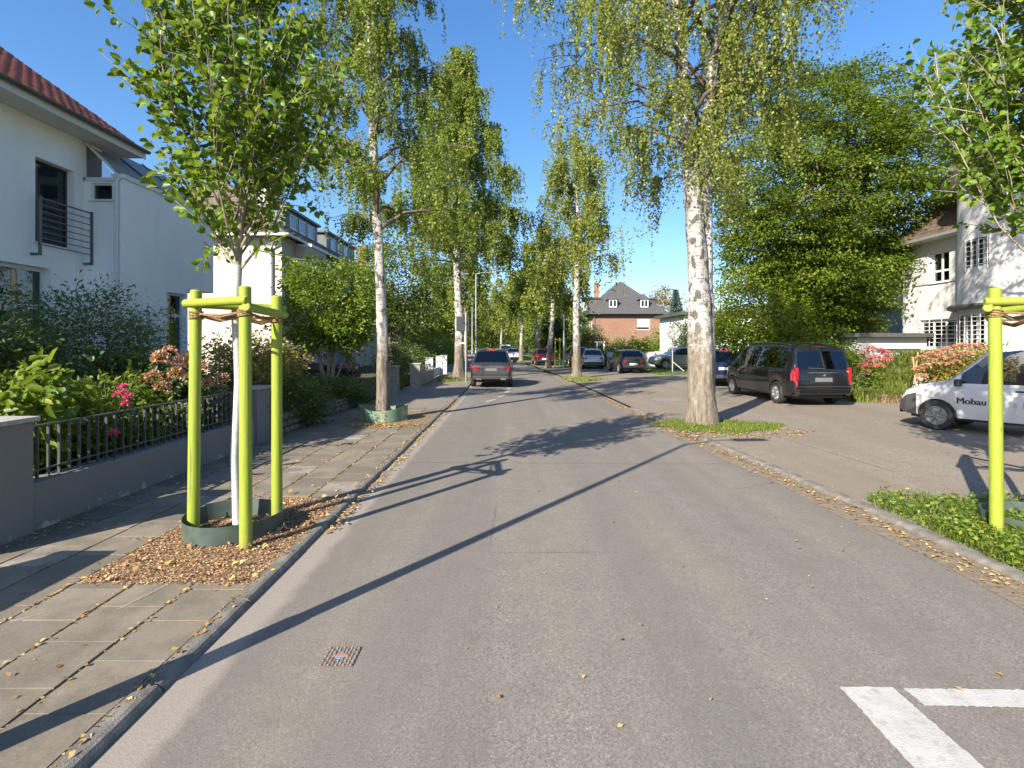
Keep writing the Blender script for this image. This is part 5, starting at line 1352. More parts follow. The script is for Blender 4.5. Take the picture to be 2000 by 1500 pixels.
tiles('roof_tile', rf, (XE + .05, 8.6, roofz(XE)), (0, 1, 0), (-1, 0, s_), 16.35 - 8.6, Lr, M['tile_red'])
mb = MB(); mb.bb(XW - .0, XE + .02, Y0 - .3, 16.28, ZE - .21, ZE - .14); mb.build('soffit', M['soffit'], h1)
mb = MB(); mb.bb(XE + .021, XE + .05, Y0 - .3, 16.3, ZE - .24, ZE - .04); mb.build('fascia', M['soffit'], h1)
mb = MB(); k = 9; P = []
for y in (Y0 - .3, 16.3):
    for i in range(k): a = math.pi + math.pi * i / (k - 1); P.append((XE + .135 + .08 * math.cos(a), y, ZE - .01 + .08 * math.sin(a)))
mb.add(P, [(i, i + 1, k + i + 1, k + i) for i in range(k - 1)] + [tuple(range(k))[::-1], tuple(range(k, 2 * k))]); mb.build('rain_gutter', M['zinc'], h1, smooth=50)
mb = MB(); d_ = Vector((-1, 0, s_)).normalized(); a = Vector((XE, 16.31, roofz(XE) - .03)); mb.bar(a, a + d_ * Lr, .03, .16, up=(s_, 0, 1)); mb.build('verge_board', M['soffit'], h1)
# balcony railing
bal = [door[0] + Y0 - .12, door[1] + Y0 + .32]
for y in bal:
    mb = MB(); mb.bb(XW + .20, XW + .25, y - .03, y + .03, 4.15, 5.62); mb.build('railing_post', M['metal_grey'], h1)
    mb = MB(); mb.bb(XW + .0, XW + .20, y - .03, y + .03, 4.15, 4.21); mb.build('railing_bracket', M['metal_grey'], h1)
for k in range(8):
    z = 4.42 + k * .165
    mb = MB(); mb.tube([(XW + .225, bal[0] - .06, z), (XW + .225, bal[1] + .06, z)], .013 if k < 7 else .022, 6); mb.build('railing_bar', M['metal_grey'], h1)
# projecting wing
XB = -10.83; YB = 14.96; ZT = 6.68
w = empty('house_wing', (XB, 17, .09), 0, 'plain white wing of the left house with sloping glass roof', 'building')
f2 = Face((XW, YB, .09), (1, 0, 0), XB - XW, ZT - .22)
o2 = (.19, .78, 5.86, 6.34)
mb = MB(); f2.wall(mb, [o2], .12); mb.build('return_wall', M['stucco'], w)
f2.window(w, o2, M['trim'], 1, (), .05, .05, True, room=True)
mb = MB(); mb.add([(XW, YB - .001, ZT - .11), (XB - .15, YB - .001, ZT - .11), (XW, YB - .001, 7.56)], [(0, 1, 2)]); mb.build('gable_pane', M['glass'], w)
mb = MB(); mb.bar((XB - .06, YB - .02, ZT - .08), (XW, YB - .02, 7.60), .05, .10, up=(0, 1, 0)); mb.bar((XW, YB - .02, ZT - .15), (XB - .12, YB - .02, ZT - .15), .06, .09); mb.bar((XW + .04, YB - .02, ZT - .18), (XW + .04, YB - .02, 7.5), .06, .06); mb.build('gable_frame', M['trim'], w)
f3 = Face((XB, YB, .09), (0, 1, 0), 17.95 - YB, 3.70)
o3 = (17.0 - YB - .12, 17.9 - YB - .05, 1.4, 3.45 + .05)
mb = MB(); f3.wall(mb, [o3]); f4 = Face((XB, YB, 3.79), (0, 1, 0), 19.5 - YB, ZT - 3.79 - .12); f4.wall(mb); 
f5 = Face((XB, 19.5, 3.79), (-1, 0, 0), 4, ZT - 3.9); f5.wall(mb); f6 = Face((XB, 17.95, .09), (-1, 0, 0), 4, 3.7); f6.wall(mb)
mb.add([(XB, 17.95, 3.79), (XB, 19.5, 3.79), (XB - 4, 19.5, 3.79), (XB - 4, 17.95, 3.79)], [(0, 1, 2, 3)]); mb.build('wall', M['stucco'], w)
f3.window(w, o3, M['trim'], 1, (.66,), .14, .07, False)
mb = MB(); mb.bb(XB - .30, XB + .05, YB - .04, 19.55, ZT - .12, ZT); mb.build('parapet_coping', M['trim'], w)
gp = quadmesh(w, 'glass_roof', [[(XB - .06, YB, ZT + .003), (XB - .06, 19.5, ZT + .003), (XW - .6, 19.5, 8.0), (XW - .6, YB, 8.0)]], M['glazing'])
quadmesh(w, 'glass_roof_lining', [[(XB - .10, YB + .02, ZT - .02), (XB - .10, 19.4, ZT - .02), (XW - .6, 19.4, 7.95), (XW - .6, YB + .02, 7.95)]], M['grey_board'])
for y in (YB + 1.6, YB + 3.2): mb = MB(); mb.bar((XB - .05, y, ZT + .03), (XW - .6, y, 8.03), .05, .04); mb.build('glazing_bar', M['zinc'], w)
mb = MB(); mb.tube([(XB - .12, YB - .07, .1), (XB - .12, YB - .07, ZT - .22), (XB - .06, YB - .05, ZT - .10)], .045, 10); 
for z in (2.2, 3.9, 5.4): mb.lathe([(.055, -.03), (.055, .03)], 10, (XB - .12, YB - .07, z))
mb.build('downpipe', M['trim'], w, smooth=40)

# ---- cream house behind it
XC, YC = -12.5, 29.2; ZC = 7.85
h2 = empty('cream_house', (XC, 36, .09), 0, 'cream rendered house with slate dormers behind the left trees', 'house')
Y2 = 50.0
fa = Face((XC - 12, YC, .09), (1, 0, 0), 12, ZC); fb = Face((XC, YC, .09), (0, 1, 0), Y2 - YC, ZC)
wb = [(1.5 + k * 4.2, 3.0 + k * 4.2, v, v + 1.5) for k in range(4) for v in (1.2, 4.2)]
mb = MB(); fa.wall(mb); fb.wall(mb, wb); Face((XC, Y2, .09), (-1, 0, 0), 12, ZC).wall(mb); mb.build('wall', M['cream'], h2)
for o in wb: fb.window(h2, o, M['trim'], 2, (), .12, .07, True, curtain=.3)
for (a, b) in ((31.0, 33.6),):     # flat roofed bay on the street side
    mb = MB(); mb.bb(XC + .002, XC + .9, a, b, .09, 7.55); mb.build('bay', M['cream'], h2); mb = MB(); mb.bb(XC + .004, XC + .98, a - .06, b + .06, 7.552, 7.72); mb.build('bay_roof', M['trim'], h2)
ov = .5; zr = ZC + 4.6
E = [(XC + ov, YC - ov, ZC), (XC + ov, Y2 + ov, ZC), (XC - 12 - ov, Y2 + ov, ZC), (XC - 12 - ov, YC - ov, ZC)]; R1, R2 = (XC - 6, YC + 5, zr), (XC - 6, Y2 - 5, zr)
rf2 = quadmesh(h2, 'roof', [[E[0], E[1], R2, R1], [E[1], E[2], R2], [E[2], E[3], R1, R2], [E[3], E[0], R1], [E[3], E[2], E[1], E[0]]], M['tile_brown'])
va = Vector((XC - 6 - XC - ov, 0, zr - ZC)); tiles('roof_tile', rf2, (XC + ov, YC + 1.5, ZC + .01), (0, 1, 0), va, 12.0, 1.9, M['tile_brown'])
mb = MB(); mb.bb(XC + ov - .02, XC + ov + .10, YC - ov - .1, Y2 + ov, ZC - .10, ZC + .02); mb.bb(XC - 12, XC + ov - .021, YC - ov - .11, YC - ov + .01, ZC - .10, ZC + .02); mb.build('rain_gutter', M['galv'], h2)
mb = MB(); mb.tube([(XC - .5, YC - .09, .1), (XC - .5, YC - .09, ZC - .7), (XC - .2, YC - ov, ZC - .08)], .06, 8); mb.build('downpipe', M['galv'], h2, smooth=40)
dm = MB(); dy0, dy1 = 31.4, 45.2; XD = XC - .75
dm.bb(XD - 4, XD, dy0, 36.6, ZC + .5, 9.9); dm.bb(XD - 4, XD, 38.4, dy1, ZC + .5, 9.9); d = dm.build('dormer', M['slate_blue'], h2)
mb = MB(); mb.bb(XD - 4, XD + .18, dy0 - .2, 36.8, 9.902, 10.05); mb.bb(XD - 4, XD + .18, 38.2, dy1 + .2, 9.902, 10.05); mb.build('dormer_roof', M['slate'], h2)
for y in (32.0, 33.4, 34.8, 39.2, 40.7, 42.2):
    ff = Face((XD + .004, y, ZC + 1.0), (0, 1, 0), 1.1, 1.0); ff.window(h2, (0, 1.1, 0, .85), M['trim'], 1, (), -.04, .07, False, room=False, glass='carglass')
    mb = MB(); mb.bb(XD + .0015, XD + .010, y + .05, y + 1.05, ZC + 1.05, ZC + 1.8); mb.build('window_backing', M['room'], h2)
mb = MB(); mb.bb(XC - 3.4, XC - 2.5, 33.5, 34.6, 9.5, 11.9); mb.build('chimney', M['cream'], h2); mb = MB(); mb.bb(XC - 3.5, XC - 2.4, 33.4, 34.7, 11.902, 12.0); mb.build('chimney_cap', M['zinc'], h2)
# terraced brown roof beyond with brick chimney
h3 = empty('brick_house', (-13, 60, .09), 0, 'brick house with grey roof half hidden by the left birches', 'house')
f = Face((-13, 54, .09), (0, 1, 0), 12, 6.6); g = Face((-24, 54, .09), (1, 0, 0), 11, 6.6); mb = MB(); f.wall(mb, [(2, 3.4, 4, 5.5), (6, 7.4, 4, 5.5)]); g.wall(mb, [(7.5, 9, 3.9, 5.4)]); mb.build('wall', M['brick'], h3)
for o in ((2, 3.4, 4, 5.5), (6, 7.4, 4, 5.5)): f.window(h3, o, M['trim'], 2)
g.window(h3, (7.5, 9, 3.9, 5.4), M['trim'], 2)
E = [(-12.5, 53.5, 6.65), (-12.5, 66.5, 6.65), (-24.5, 66.5, 6.65), (-24.5, 53.5, 6.65)]; R1, R2 = (-18.5, 59, 11), (-18.5, 61, 11)
quadmesh(h3, 'roof', [[E[0], E[1], R2, R1], [E[1], E[2], R2], [E[2], E[3], R1, R2], [E[3], E[0], R1], [E[3], E[2], E[1], E[0]]], M['slate'])
mb = MB(); mb.bb(-16.2, -15.2, 56, 57, 9, 12.2); mb.build('chimney', M['brick'], h3)

# ---- brick house with steep slate roof
HX0, HX1, HYf = 11.3, 21.2, 75.0; ZB = 6.25
h4 = empty('brick_house', (16, 80, 0), 0, 'red brick house with steep slate roof and two white dormers', 'house')
fa = Face((HX0, HYf, 0), (1, 0, 0), HX1 - HX0, ZB); oc = (6.1, 7.95, 3.95, 5.5)
fl = Face((HX0, HYf + 14, 0), (0, -1, 0), 14, ZB); ol = [(1.0 + k * 2.2, 2.3 + k * 2.2, 2.9, 5.3) for k in range(6)]
mb = MB(); fa.wall(mb, [oc, (6.1, 7.6, .8, 2.1)]); fl.wall(mb, ol); Face((HX1, HYf, 0), (0, 1, 0), 14, ZB).wall(mb); mb.build('wall', M['brick'], h4)
ww = fa.window(h4, oc, M['trim'], 1, (), .10, .08, True); fa.window(h4, (6.1, 7.6, .8, 2.1), M['trim'], 2)
mb = MB()
for k in range(9): fa.box(mb, oc[0] + .06, oc[1] - .06, oc[2] + .35 + k * .13, oc[2] + .475 + k * .13, -.085, -.06)
mb.build('roller_shutter', M['white_board'], h4)
for o in ol: fl.window(h4, o, M['trim'], 2, (.6,), .06, .14, True, room=True)
ov = .65; ax, ay = (HX0 + HX1) / 2, HYf + 5.0
E = [(HX0 - ov, HYf - ov, ZB), (HX1 + ov, HYf - ov, ZB), (HX1 + ov, HYf + 14 + ov, ZB), (HX0 - ov, HYf + 14 + ov, ZB)]; R1, R2 = (ax - .1, ay, 11.3), (ax - .1, HYf + 9.5, 11.3)
quadmesh(h4, 'roof', [[E[0], E[1], R1], [E[1], E[2], R2, R1], [E[2], E[3], R2], [E[3], E[0], R1, R2], [E[0], E[3], E[2], E[1]]], M['slate'])
mb = MB(); mb.bb(E[0][0] - .1, E[1][0] + .1, E[0][1] - .14, E[0][1], ZB - .14, ZB + .02); mb.bb(E[0][0] - .14, E[0][0], E[0][1], E[2][1], ZB - .14, ZB + .02); mb.build('rain_gutter', M['zinc'], h4)
for px in (1196, 1257):
    x = (px - 1000) / F * 75.6; yf = 75.15; z0 = 7.05
    dz = MB(); dz.bb(x - .62, x + .62, yf + .01, yf + 2.4, z0, z0 + 1.15); dz.build('dormer', M['slate'], h4)
    ff = Face((x - .55, yf, z0 + .02), (1, 0, 0), 1.1, 1.1); ff.window(h4, (0, 1.1, 0, 1.1), M['trim'], 2, (), -.06, .12, True, room=False); 
    mb = MB(); mb.bb(x - .5, x + .5, yf + .002, yf + .008, z0 + .06, z0 + 1.06); mb.build('window_backing', M['room'], h4)
    quadmesh(h4, 'dormer_roof', [[(x - .8, yf - .2, z0 + 1.15), (x + .8, yf - .2, z0 + 1.15), (x, yf + .5, z0 + 2.0)], [(x + .8, yf - .2, z0 + 1.15), (x + .8, yf + 2.4, z0 + 1.15), (x, yf + 3.2, z0 + 2.0), (x, yf + .5, z0 + 2.0)], [(x - .8, yf + 2.4, z0 + 1.15), (x - .8, yf - .2, z0 + 1.15), (x, yf + .5, z0 + 2.0), (x, yf + 3.2, z0 + 2.0)]], M['slate'])
for (x0, x1, y0, y1) in ((HX0 - .3, HX0 + 2.5, HYf + 4.0, HYf + 9), (HX1 - 2.5, HX1 + .1, HYf + 5, HYf + 9)):
    mb = MB(); mb.bb(x0, x1, y0, y1, 6.6, 8.6); mb.build('dormer', M['slate'], h4)
    mb = MB(); mb.bb(x0 - .2, x1 + .2, y0 - .2, y1 + .2, 8.602, 8.8); mb.build('dormer_roof', M['slate'], h4)
    if x0 < 14:
        for k in range(3):
            ff = Face((x0, y0 + 1.7 + k * 1.5, 7.0), (0, -1, 0), 1.2, 1.3); ff.window(h4, (0, 1.2, 0, 1.3), M['trim'], 1, (), -.06, .14, False, room=False)
mb = MB(); mb.bb(12.7, 13.4, 82.5, 83.2, 8.4, 11.4); mb.build('chimney', M['brick'], h4)
mb = MB(); mb.tube([(HX0 + .2, HYf - .08, 0), (HX0 + .2, HYf - .08, ZB - .1)], .07, 8); mb.tube([(HX1 - .2, HYf - .08, 0), (HX1 - .2, HYf - .08, ZB - .1)], .07, 8); mb.build('downpipe', M['zinc'], h4)
# white row behind on its left
h5 = empty('white_house', (9.5, 100, 0), 0, 'white house with brown roof left of the brick house', 'house')
f = Face((8.3, 98, 0), (1, 0, 0), 9, 5.2); g = Face((8.3, 112, 0), (0, -1, 0), 14, 5.2); oo = [(1.2 + k * 3, 2.6 + k * 3, 2.6, 4.2) for k in range(4)]
mb = MB(); f.wall(mb); g.wall(mb, oo); mb.build('wall', M['stucco'], h5)
for o in oo: g.window(h5, o, M['trim'], 2)
quadmesh(h5, 'roof', [[(7.8, 97.5, 5.2), (17.8, 97.5, 5.2), (12.8, 101, 9.0)], [(7.8, 112.5, 5.2), (7.8, 97.5, 5.2), (12.8, 101, 9), (12.8, 110, 9)], [(17.8, 97.5, 5.2), (17.8, 112.5, 5.2), (12.8, 110, 9), (12.8, 101, 9)]], M['tile_brown'])
mb = MB(); mb.bb(9.2, 10.8, 101, 104, 5.6, 7.4); mb.build('dormer', M['trim'], h5)
# white house right of it, mostly behind the birch
h6 = empty('white_house', (17, 52, 0), 0, 'white house with flat grey roof showing beside the birch trunk', 'house')
f = Face((16.5, 51.5, 0), (1, 0, 0), 9, 4.7); oo = [(.45, .95, 2.6, 4.0), (2.2, 3.6, 2.6, 4.0)]
mb = MB(); f.wall(mb, oo); Face((16.5, 60, 0), (0, -1, 0), 8.5, 4.7).wall(mb); mb.build('wall', M['stucco'], h6)
for o in oo: f.window(h6, o, M['frame_dark'], 1)
mb = MB(); mb.bb(16.0, 26, 51.0, 60.5, 4.75, 5.05); mb.build('roof', M['slate'], h6)

# ---- white villa with round tower on the right
XV = 18.0; ZV = 6.5
v = empty('white_villa', (XV + 2, 21, .1), 0, 'old white villa with round tower and barred windows', 'house')
fv = Face((XV, 24.75, 0), (0, -1, 0), 5.2, ZV + .02)
ou = (1.62, 2.62, 4.55, 5.85); og = (1.0, 3.0, 1.75, 3.0)
mb = MB(); fv.wall(mb, [ou, og]); Face((XV + 9, 24.75, 0), (-1, 0, 0), 9, ZV).wall(mb); mb.build('wall', M['villa'], v)
fv.window(v, ou, M['trim'], 2, (.38,), .12, .07, True, curtain=.3); fv.window(v, og, M['trim'], 3, (), .12, .07, True, curtain=.3)
for (a, b) in ((.72, 1.55), (2.68, 3.3)):
    mb = MB(); fv.box(mb, a, b, ou[2] - .02, ou[3] + .02, .002, .05)
    for k in range(14): fv.box(mb, a + .06, b - .06, ou[2] + .05 + k * .09, ou[2] + .11 + k * .09, .05, .06)
    mb.build('shutter', M['white_board'], v)
for k in range(7): mb = MB(); q0 = fv.p(og[0] - .05, og[2] + .1 + k * .17, .05); q1 = fv.p(og[1] + .05, og[2] + .1 + k * .17, .05); mb.tube([q0, q1], .014, 6); mb.build('window_bar', M['trim'], v)
for k in range(4): mb = MB(); mb.tube([fv.p(og[0] + k * .66, og[2] - .05, .075), fv.p(og[0] + k * .66, og[3] + .05, .075)], .014, 6); mb.build('window_bar', M['trim'], v)
TX, TY, TR = 19.55, 19.15, 2.85
def arcwall(mb, r, a0, a1, z0, z1, n):
    P = []
    for i in range(n + 1):
        a = a0 + (a1 - a0) * i / n; P += [(TX + r * math.cos(a), TY + r * math.sin(a), z0), (TX + r * math.cos(a), TY + r * math.sin(a), z1)]
    mb.add(P, [(2 * i, 2 * i + 2, 2 * i + 3, 2 * i + 1) for i in range(n)])
w1 = (R(166), R(186)); w2 = (R(150), R(196))
mb = MB(); A0, A1 = R(60), R(330)
for (z0, z1, holes) in ((0, 1.75, []), (1.75, 3.0, [w2]), (3.0, 4.75, []), (4.75, 5.75, [w1]), (5.75, 8.3, [])):
    edges = [A0] + [x for h in holes for x in h] + [A1]
    for i in range(0, len(edges), 2): arcwall(mb, TR, edges[i], edges[i + 1], z0, z1, max(4, int((edges[i + 1] - edges[i]) / .07)))
mb.build('tower_wall', M['villa'], v, smooth=30)
for (h, z0, z1, nb, nv, nm) in ((w1, 4.75, 5.75, 6, 3, 'tower_window'), (w2, 1.75, 3.0, 8, 6, 'tower_window')):
    mb = MB(); arcwall(mb, TR - .18, h[0] - .02, h[1] + .02, z0, z1, 14); wd = mb.build(nm, M['carglass'], v)
    mb = MB(); arcwall(mb, TR - .6, h[0] - .1, h[1] + .1, z0 - .3, z1 + .3, 14); mb.build('room', M['room'], wd)
    mb = MB()
    for i in range(nv + 1):
        a = h[0] + (h[1] - h[0]) * i / nv; mb.box((TX + (TR - .17) * math.cos(a), TY + (TR - .17) * math.sin(a), (z0 + z1) / 2), (.06, .09, z1 - z0), rz=a)
    mb.build('frame', M['trim'], wd)
    for k in range(nb):
        z = z0 + .06 + (z1 - z0 - .12) * k / (nb - 1); mb = MB(); mb.tube([(TX + (TR + .03) * math.cos(a), TY + (TR + .03) * math.sin(a), z) for a in np.linspace(h[0] - .02, h[1] + .02, 12)], .013, 6); mb.build('window_bar', M['trim'], v)
    for i in range(nv + 1):
        a = h[0] + (h[1] - h[0]) * i / nv; mb = MB(); q = (TX + (TR + .05) * math.cos(a), TY + (TR + .05) * math.sin(a)); mb.tube([(q[0], q[1], z0 - .12), (q[0], q[1], z1 + .05)], .014, 6); mb.build('window_bar', M['trim'], v)
mb = MB(); k = 40; P = []
prof = [(TR + .01, 3.42), (TR + .30, 3.40), (TR + .34, 3.32), (TR + .30, 3.26), (TR + .01, 3.24)]
for i in range(k + 1):
    a = R(100) + R(170) * i / k
    P += [(TX + r * math.cos(a), TY + r * math.sin(a), z) for r, z in prof]
mb.add(P, [(i * 5 + j, i * 5 + j + 1, i * 5 + 6 + j, i * 5 + 5 + j) for i in range(k) for j in range(4)]); mb.build('canopy', M['slate'], v, smooth=40)
mb = MB(); mb.lathe([(TR + .5, 8.15), (TR + .55, 8.3), (TR + .1, 8.9), (.01, 10.4)], 40, (TX, TY, 0)); mb.build('tower_roof', M['tile_brown'], v, smooth=40)
mb = MB(); mb.lathe([(TR + .02, 8.0), (TR + .5, 8.13), (TR + .5, 8.15)], 40, (TX, TY, 0)); mb.build('tower_soffit', M['villa'], v, smooth=40)
xe = XV - .55; ze = ZV - .05
rv = quadmesh(v, 'roof', [[(xe, 25.3, ze), (xe, 18, ze), (xe + 5.4, 18, ze + 5.2), (xe + 5.4, 22.2, ze + 5.2)], [(xe, 25.3, ze), (xe + 5.4, 22.2, ze + 5.2), (xe + 11, 25.3, ze)]], M['tile_brown'])
vb = Vector((5.4, 0, 5.2)); 
# plain tiles lie between the corner hip and the tower
O = Vector((xe, 25.2, ze + .01)); Vv = []; Ff = []; B = vb.normalized(); nrm = Vector((-5.2, 0, 5.4)).normalized()
for j in range(22):
    hip = 25.25 - j * .30 * B.x * (3.1 / 5.4)
    for i in range(34):
        y = hip - .06 - i * .19
        if y < 18.4: break
        k = len(Vv); q = Vector((xe, 0, ze + .01)) + B * (j * .30)
        h = .035 + random.uniform(-.006, .008)
        for (dy, db, dn) in ((0, 0, h), (-.175, 0, h), (-.175, .34, .008), (0, .34, .008), (0, 0, -.01), (-.175, 0, -.01)):
            p = q + B * db + nrm * dn; Vv.append((p.x, y + dy, p.z))
        Ff += [(k, k + 1, k + 2, k + 3), (k + 4, k + 5, k + 1, k)]
tag(np_mesh('roof_tile', Vv, Ff, M['tile_brown'], rv), kind='stuff')
mb = MB(); mb.bb(xe - .12, xe, 18, 25.35, ze - .11, ze + .01); mb.tube([(xe - .06, 25.1, ze - .1), (XV - .08, 24.6, ze - .6), (XV - .08, 24.6, .1)], .05, 8); mb.build('rain_gutter', M['galv'], v)
mb = MB(); mb.bb(xe + .001, XV, 18, 25.3, ze - .10, ze - .02); mb.build('soffit', M['soffit'], v)
# neighbour wall behind the hornbeam, garage
nb_ = empty('grey_building', (20, 31, 0), 0, 'shaded grey building wall behind the hornbeam', 'building')
f = Face((17.6, 29.5, 0), (1, 0, 0), 8, 6.4); mb = MB(); f.wall(mb, [(5.2, 6.4, 1.0, 2.2)]); Face((17.6, 37, 0), (0, -1, 0), 7.5, 6.4).wall(mb); mb.build('wall', M['villa'], nb_); f.window(nb_, (5.2, 6.4, 1.0, 2.2), M['trim'], 2)
quadmesh(nb_, 'roof', [[(17.3, 29.2, 6.4), (26, 29.2, 6.4), (26, 33, 8.6), (17.3, 33, 8.6)], [(17.3, 33, 8.6), (26, 33, 8.6), (26, 37.3, 6.4), (17.3, 37.3, 6.4)]], M['tile_brown'])
ga = empty('garage', (16, 24.5, 0), 0, 'low white garage with dark flat roof beside the villa', 'garage')
f = Face((14.9, 23.2, 0), (1, 0, 0), 3.0, 2.25); mb = MB(); f.wall(mb, [(.85, 2.75, .05, 1.75)], .3); Face((14.9, 28, 0), (0, -1, 0), 4.8, 2.25).wall(mb); mb.build('wall', M['villa'], ga)
mb = MB()
for k in range(7): f.box(mb, .85, 2.75, .06 + k * .24, .285 + k * .24, -.29, -.25)
mb.build('garage_door', M['white_board'], ga)
mb = MB(); mb.bb(14.6, 17.95, 22.85, 28.2, 2.252, 2.42); mb.build('roof', M['slate'], ga)
shrub('shrub', (16.6, 25.5, 2.4), [((16.6, 25.2, 2.7), (.75, .6, .45), 1)], 90, 24, .15, .10, 'leaf_bush', 151, 'bright green shrub on the garage roof')

# ================================================================== walls, fences, street furniture
def pillar(name, x0, x1, y0, y1, z0, z1, mat, label, cap=.05, bricks=None, group=None, ov=.04):
    r = empty(name, ((x0 + x1) / 2, (y0 + y1) / 2, z0), 0, label, 'pillar', group)
    mb = MB(); mb.bb(x0, x1, y0, y1, z0 - .05, z1); mb.build('shaft', mat, r, bevel=.008)
    mb = MB(); mb.bb(x0 - ov, x1 + ov, y0 - ov, y1 + ov, z1 + .001, z1 + cap); mb.build('cap', M['capstone'], r, bevel=.01)
    return r
pillar('gate_pillar', -5.26, -4.83, 4.55, 5.43, .09, 1.17, M['greywall'], 'grey rendered gate pillar at the left edge of the view')
pillar('gate_pillar', -5.26, -4.83, 2.3, 3.35, .09, 1.17, M['greywall'], 'grey gate pillar outside the left edge')
pillar('gate_pillar', -5.2, -4.83, 10.2, 10.75, .09, 1.08, M['greywall'], 'grey rendered pillar at the far end of the railing')
mb = MB(); mb.bb(-5.14, -4.86, 5.432, 10.198, .03, .53); o = mb.build('garden_wall', M['greywall'], None, bevel=.015); tag(o, 'low grey rendered wall carrying the railing', 'wall')
fr = empty('garden_railing', (-5.0, 7.8, .53), 0, 'dark steel railing on the low grey wall', 'railing')
mb = MB(); mb.bb(-5.025, -4.975, 5.435, 10.195, 1.085, 1.10); mb.build('top_rail', M['metal_dark'], fr)
mb = MB(); mb.bb(-5.015, -4.985, 5.435, 10.195, .615, .63); mb.build('bottom_rail', M['metal_dark'], fr)
bm0 = MB(); bm0.bb(-.014, .014, -.008, .008, .50 - 1, 1.085 - 1)
me = bpy.data.meshes.new('bar'); me.from_pydata(bm0.v, [], bm0.f); me.materials.append(M['metal_dark'])
y = 5.52
while y < 10.15:
    o = bpy.data.objects.new('bar', me); COL.objects.link(o); o.parent = fr; o.location = (0, y - 7.8, 1.0 - .53); y += .138
# rubble walls with single stones
def rubble(label, path, h, seed, d=.3):
    rr = random.Random(seed); root = empty('stone_wall', (path[0][0], path[0][1], .04), 0, label, 'wall')
    meshes = []
    for k in range(6):
        bm = bmesh.new(); bmesh.ops.create_icosphere(bm, subdivisions=2, radius=.5)
        for v_ in bm.verts:
            v_.co.x = math.copysign(abs(v_.co.x * 2) ** .55 / 2, v_.co.x); v_.co.y = math.copysign(abs(v_.co.y * 2) ** .55 / 2, v_.co.y); v_.co.z = math.copysign(abs(v_.co.z * 2) ** .55 / 2, v_.co.z)
            v_.co *= 1 + rr.uniform(-.07, .07)
        me = bpy.data.meshes.new('stone'); bm.to_mesh(me); bm.free(); me.materials.append(M['stone']); meshes.append(me)
    core = MB()
    for a, b in zip(path[:-1], path[1:]):
        a = Vector((*a, .09)); b = Vector((*b, .09)); L = (b - a).length; dr = (b - a) / L; ang = math.atan2(dr.y, dr.x)
        core.box((a + b) / 2 + Vector((0, 0, h * .42)), (L, d * .7, h * .84), rz=ang)
        z = .0
        while z < h - .03:
            hh = min(rr.uniform(.11, .19), h - z); x = rr.uniform(-.1, 0)
            while x < L:
                l = rr.uniform(.16, .36)
                o = bpy.data.objects.new('stone', rr.choice(meshes)); COL.objects.link(o); o.parent = root
                q = a + dr * (x + l / 2); o.location = (q.x - path[0][0] + rr.uniform(-.015, .015), q.y - path[0][1], z + hh / 2)
                o.rotation_euler = (0, 0, ang + rr.uniform(-.05, .05)); o.scale = (l * .98, d * rr.uniform(.95, 1.08), hh * .97); x += l
            z += hh
    core.build('mortar_core', M['soil'], root)
rubble('rubble stone wall under the hanging ivy', [(-4.95, 10.95), (-4.95, 13.4)], .48, 3)
rubble('low rubble wall edging the ivy bed', [(-4.98, 14.3), (-4.9, 17.6)], .34, 4)
pillar('brick_pillar', -4.86, -4.42, 20.6, 21.1, .09, 1.06, M['greybrick'], 'dark brick gate pillar next to the birch trunk', group='brick gate pillars')
pillar('brick_pillar', -4.46, -4.02, 23.5, 23.95, .09, 1.06, M['greybrick'], 'sunlit brick gate pillar beside the low garden wall', group='brick gate pillars')
mb = MB(); mb.bb(-4.4, -4.12, 23.952, 28.4, .05, .62); tag(mb.build('garden_wall', M['greybrick'], None), 'low brick garden wall behind the sunlit pillar', 'wall')
rl = empty('garden_railing', (-4.25, 26, .6), 0, 'thin pale railing on the low brick wall', 'railing')
mb = MB(); mb.tube([(-4.25, 23.96, .92), (-4.25, 28.3, .92)], .022, 6); mb.build('rail', M['galv'], rl)
for k in range(4): mb = MB(); mb.tube([(-4.25, 24.4 + k * 1.2, .6), (-4.25, 24.4 + k * 1.2, .92)], .02, 6); mb.build('post', M['galv'], rl)
for k, (y0, lb_) in enumerate(((28.5, 'nearest white gate post behind the brick wall'), (32.5, 'second white gate post on the left'), (34.6, 'third white gate post on the left'))):
    pillar('gate_post', -4.6, -4.2, y0, y0 + .35, .09, 1.2, M['white_board'], lb_, .04, group='white posts on the left')
mb = MB(); mb.bb(-4.45, -4.35, 28.852, 32.498, .1, .58); tag(mb.build('garden_wall', M['white_board'], None), 'low white wall between the white gate posts', 'wall')
mb = MB(); mb.tube([(-4.4, 28.86, .95), (-4.4, 32.49, .95)], .025, 6); tag(mb.build('garden_rail', M['galv'], None, smooth=40), 'pale rail between the first two white gate posts', 'railing')

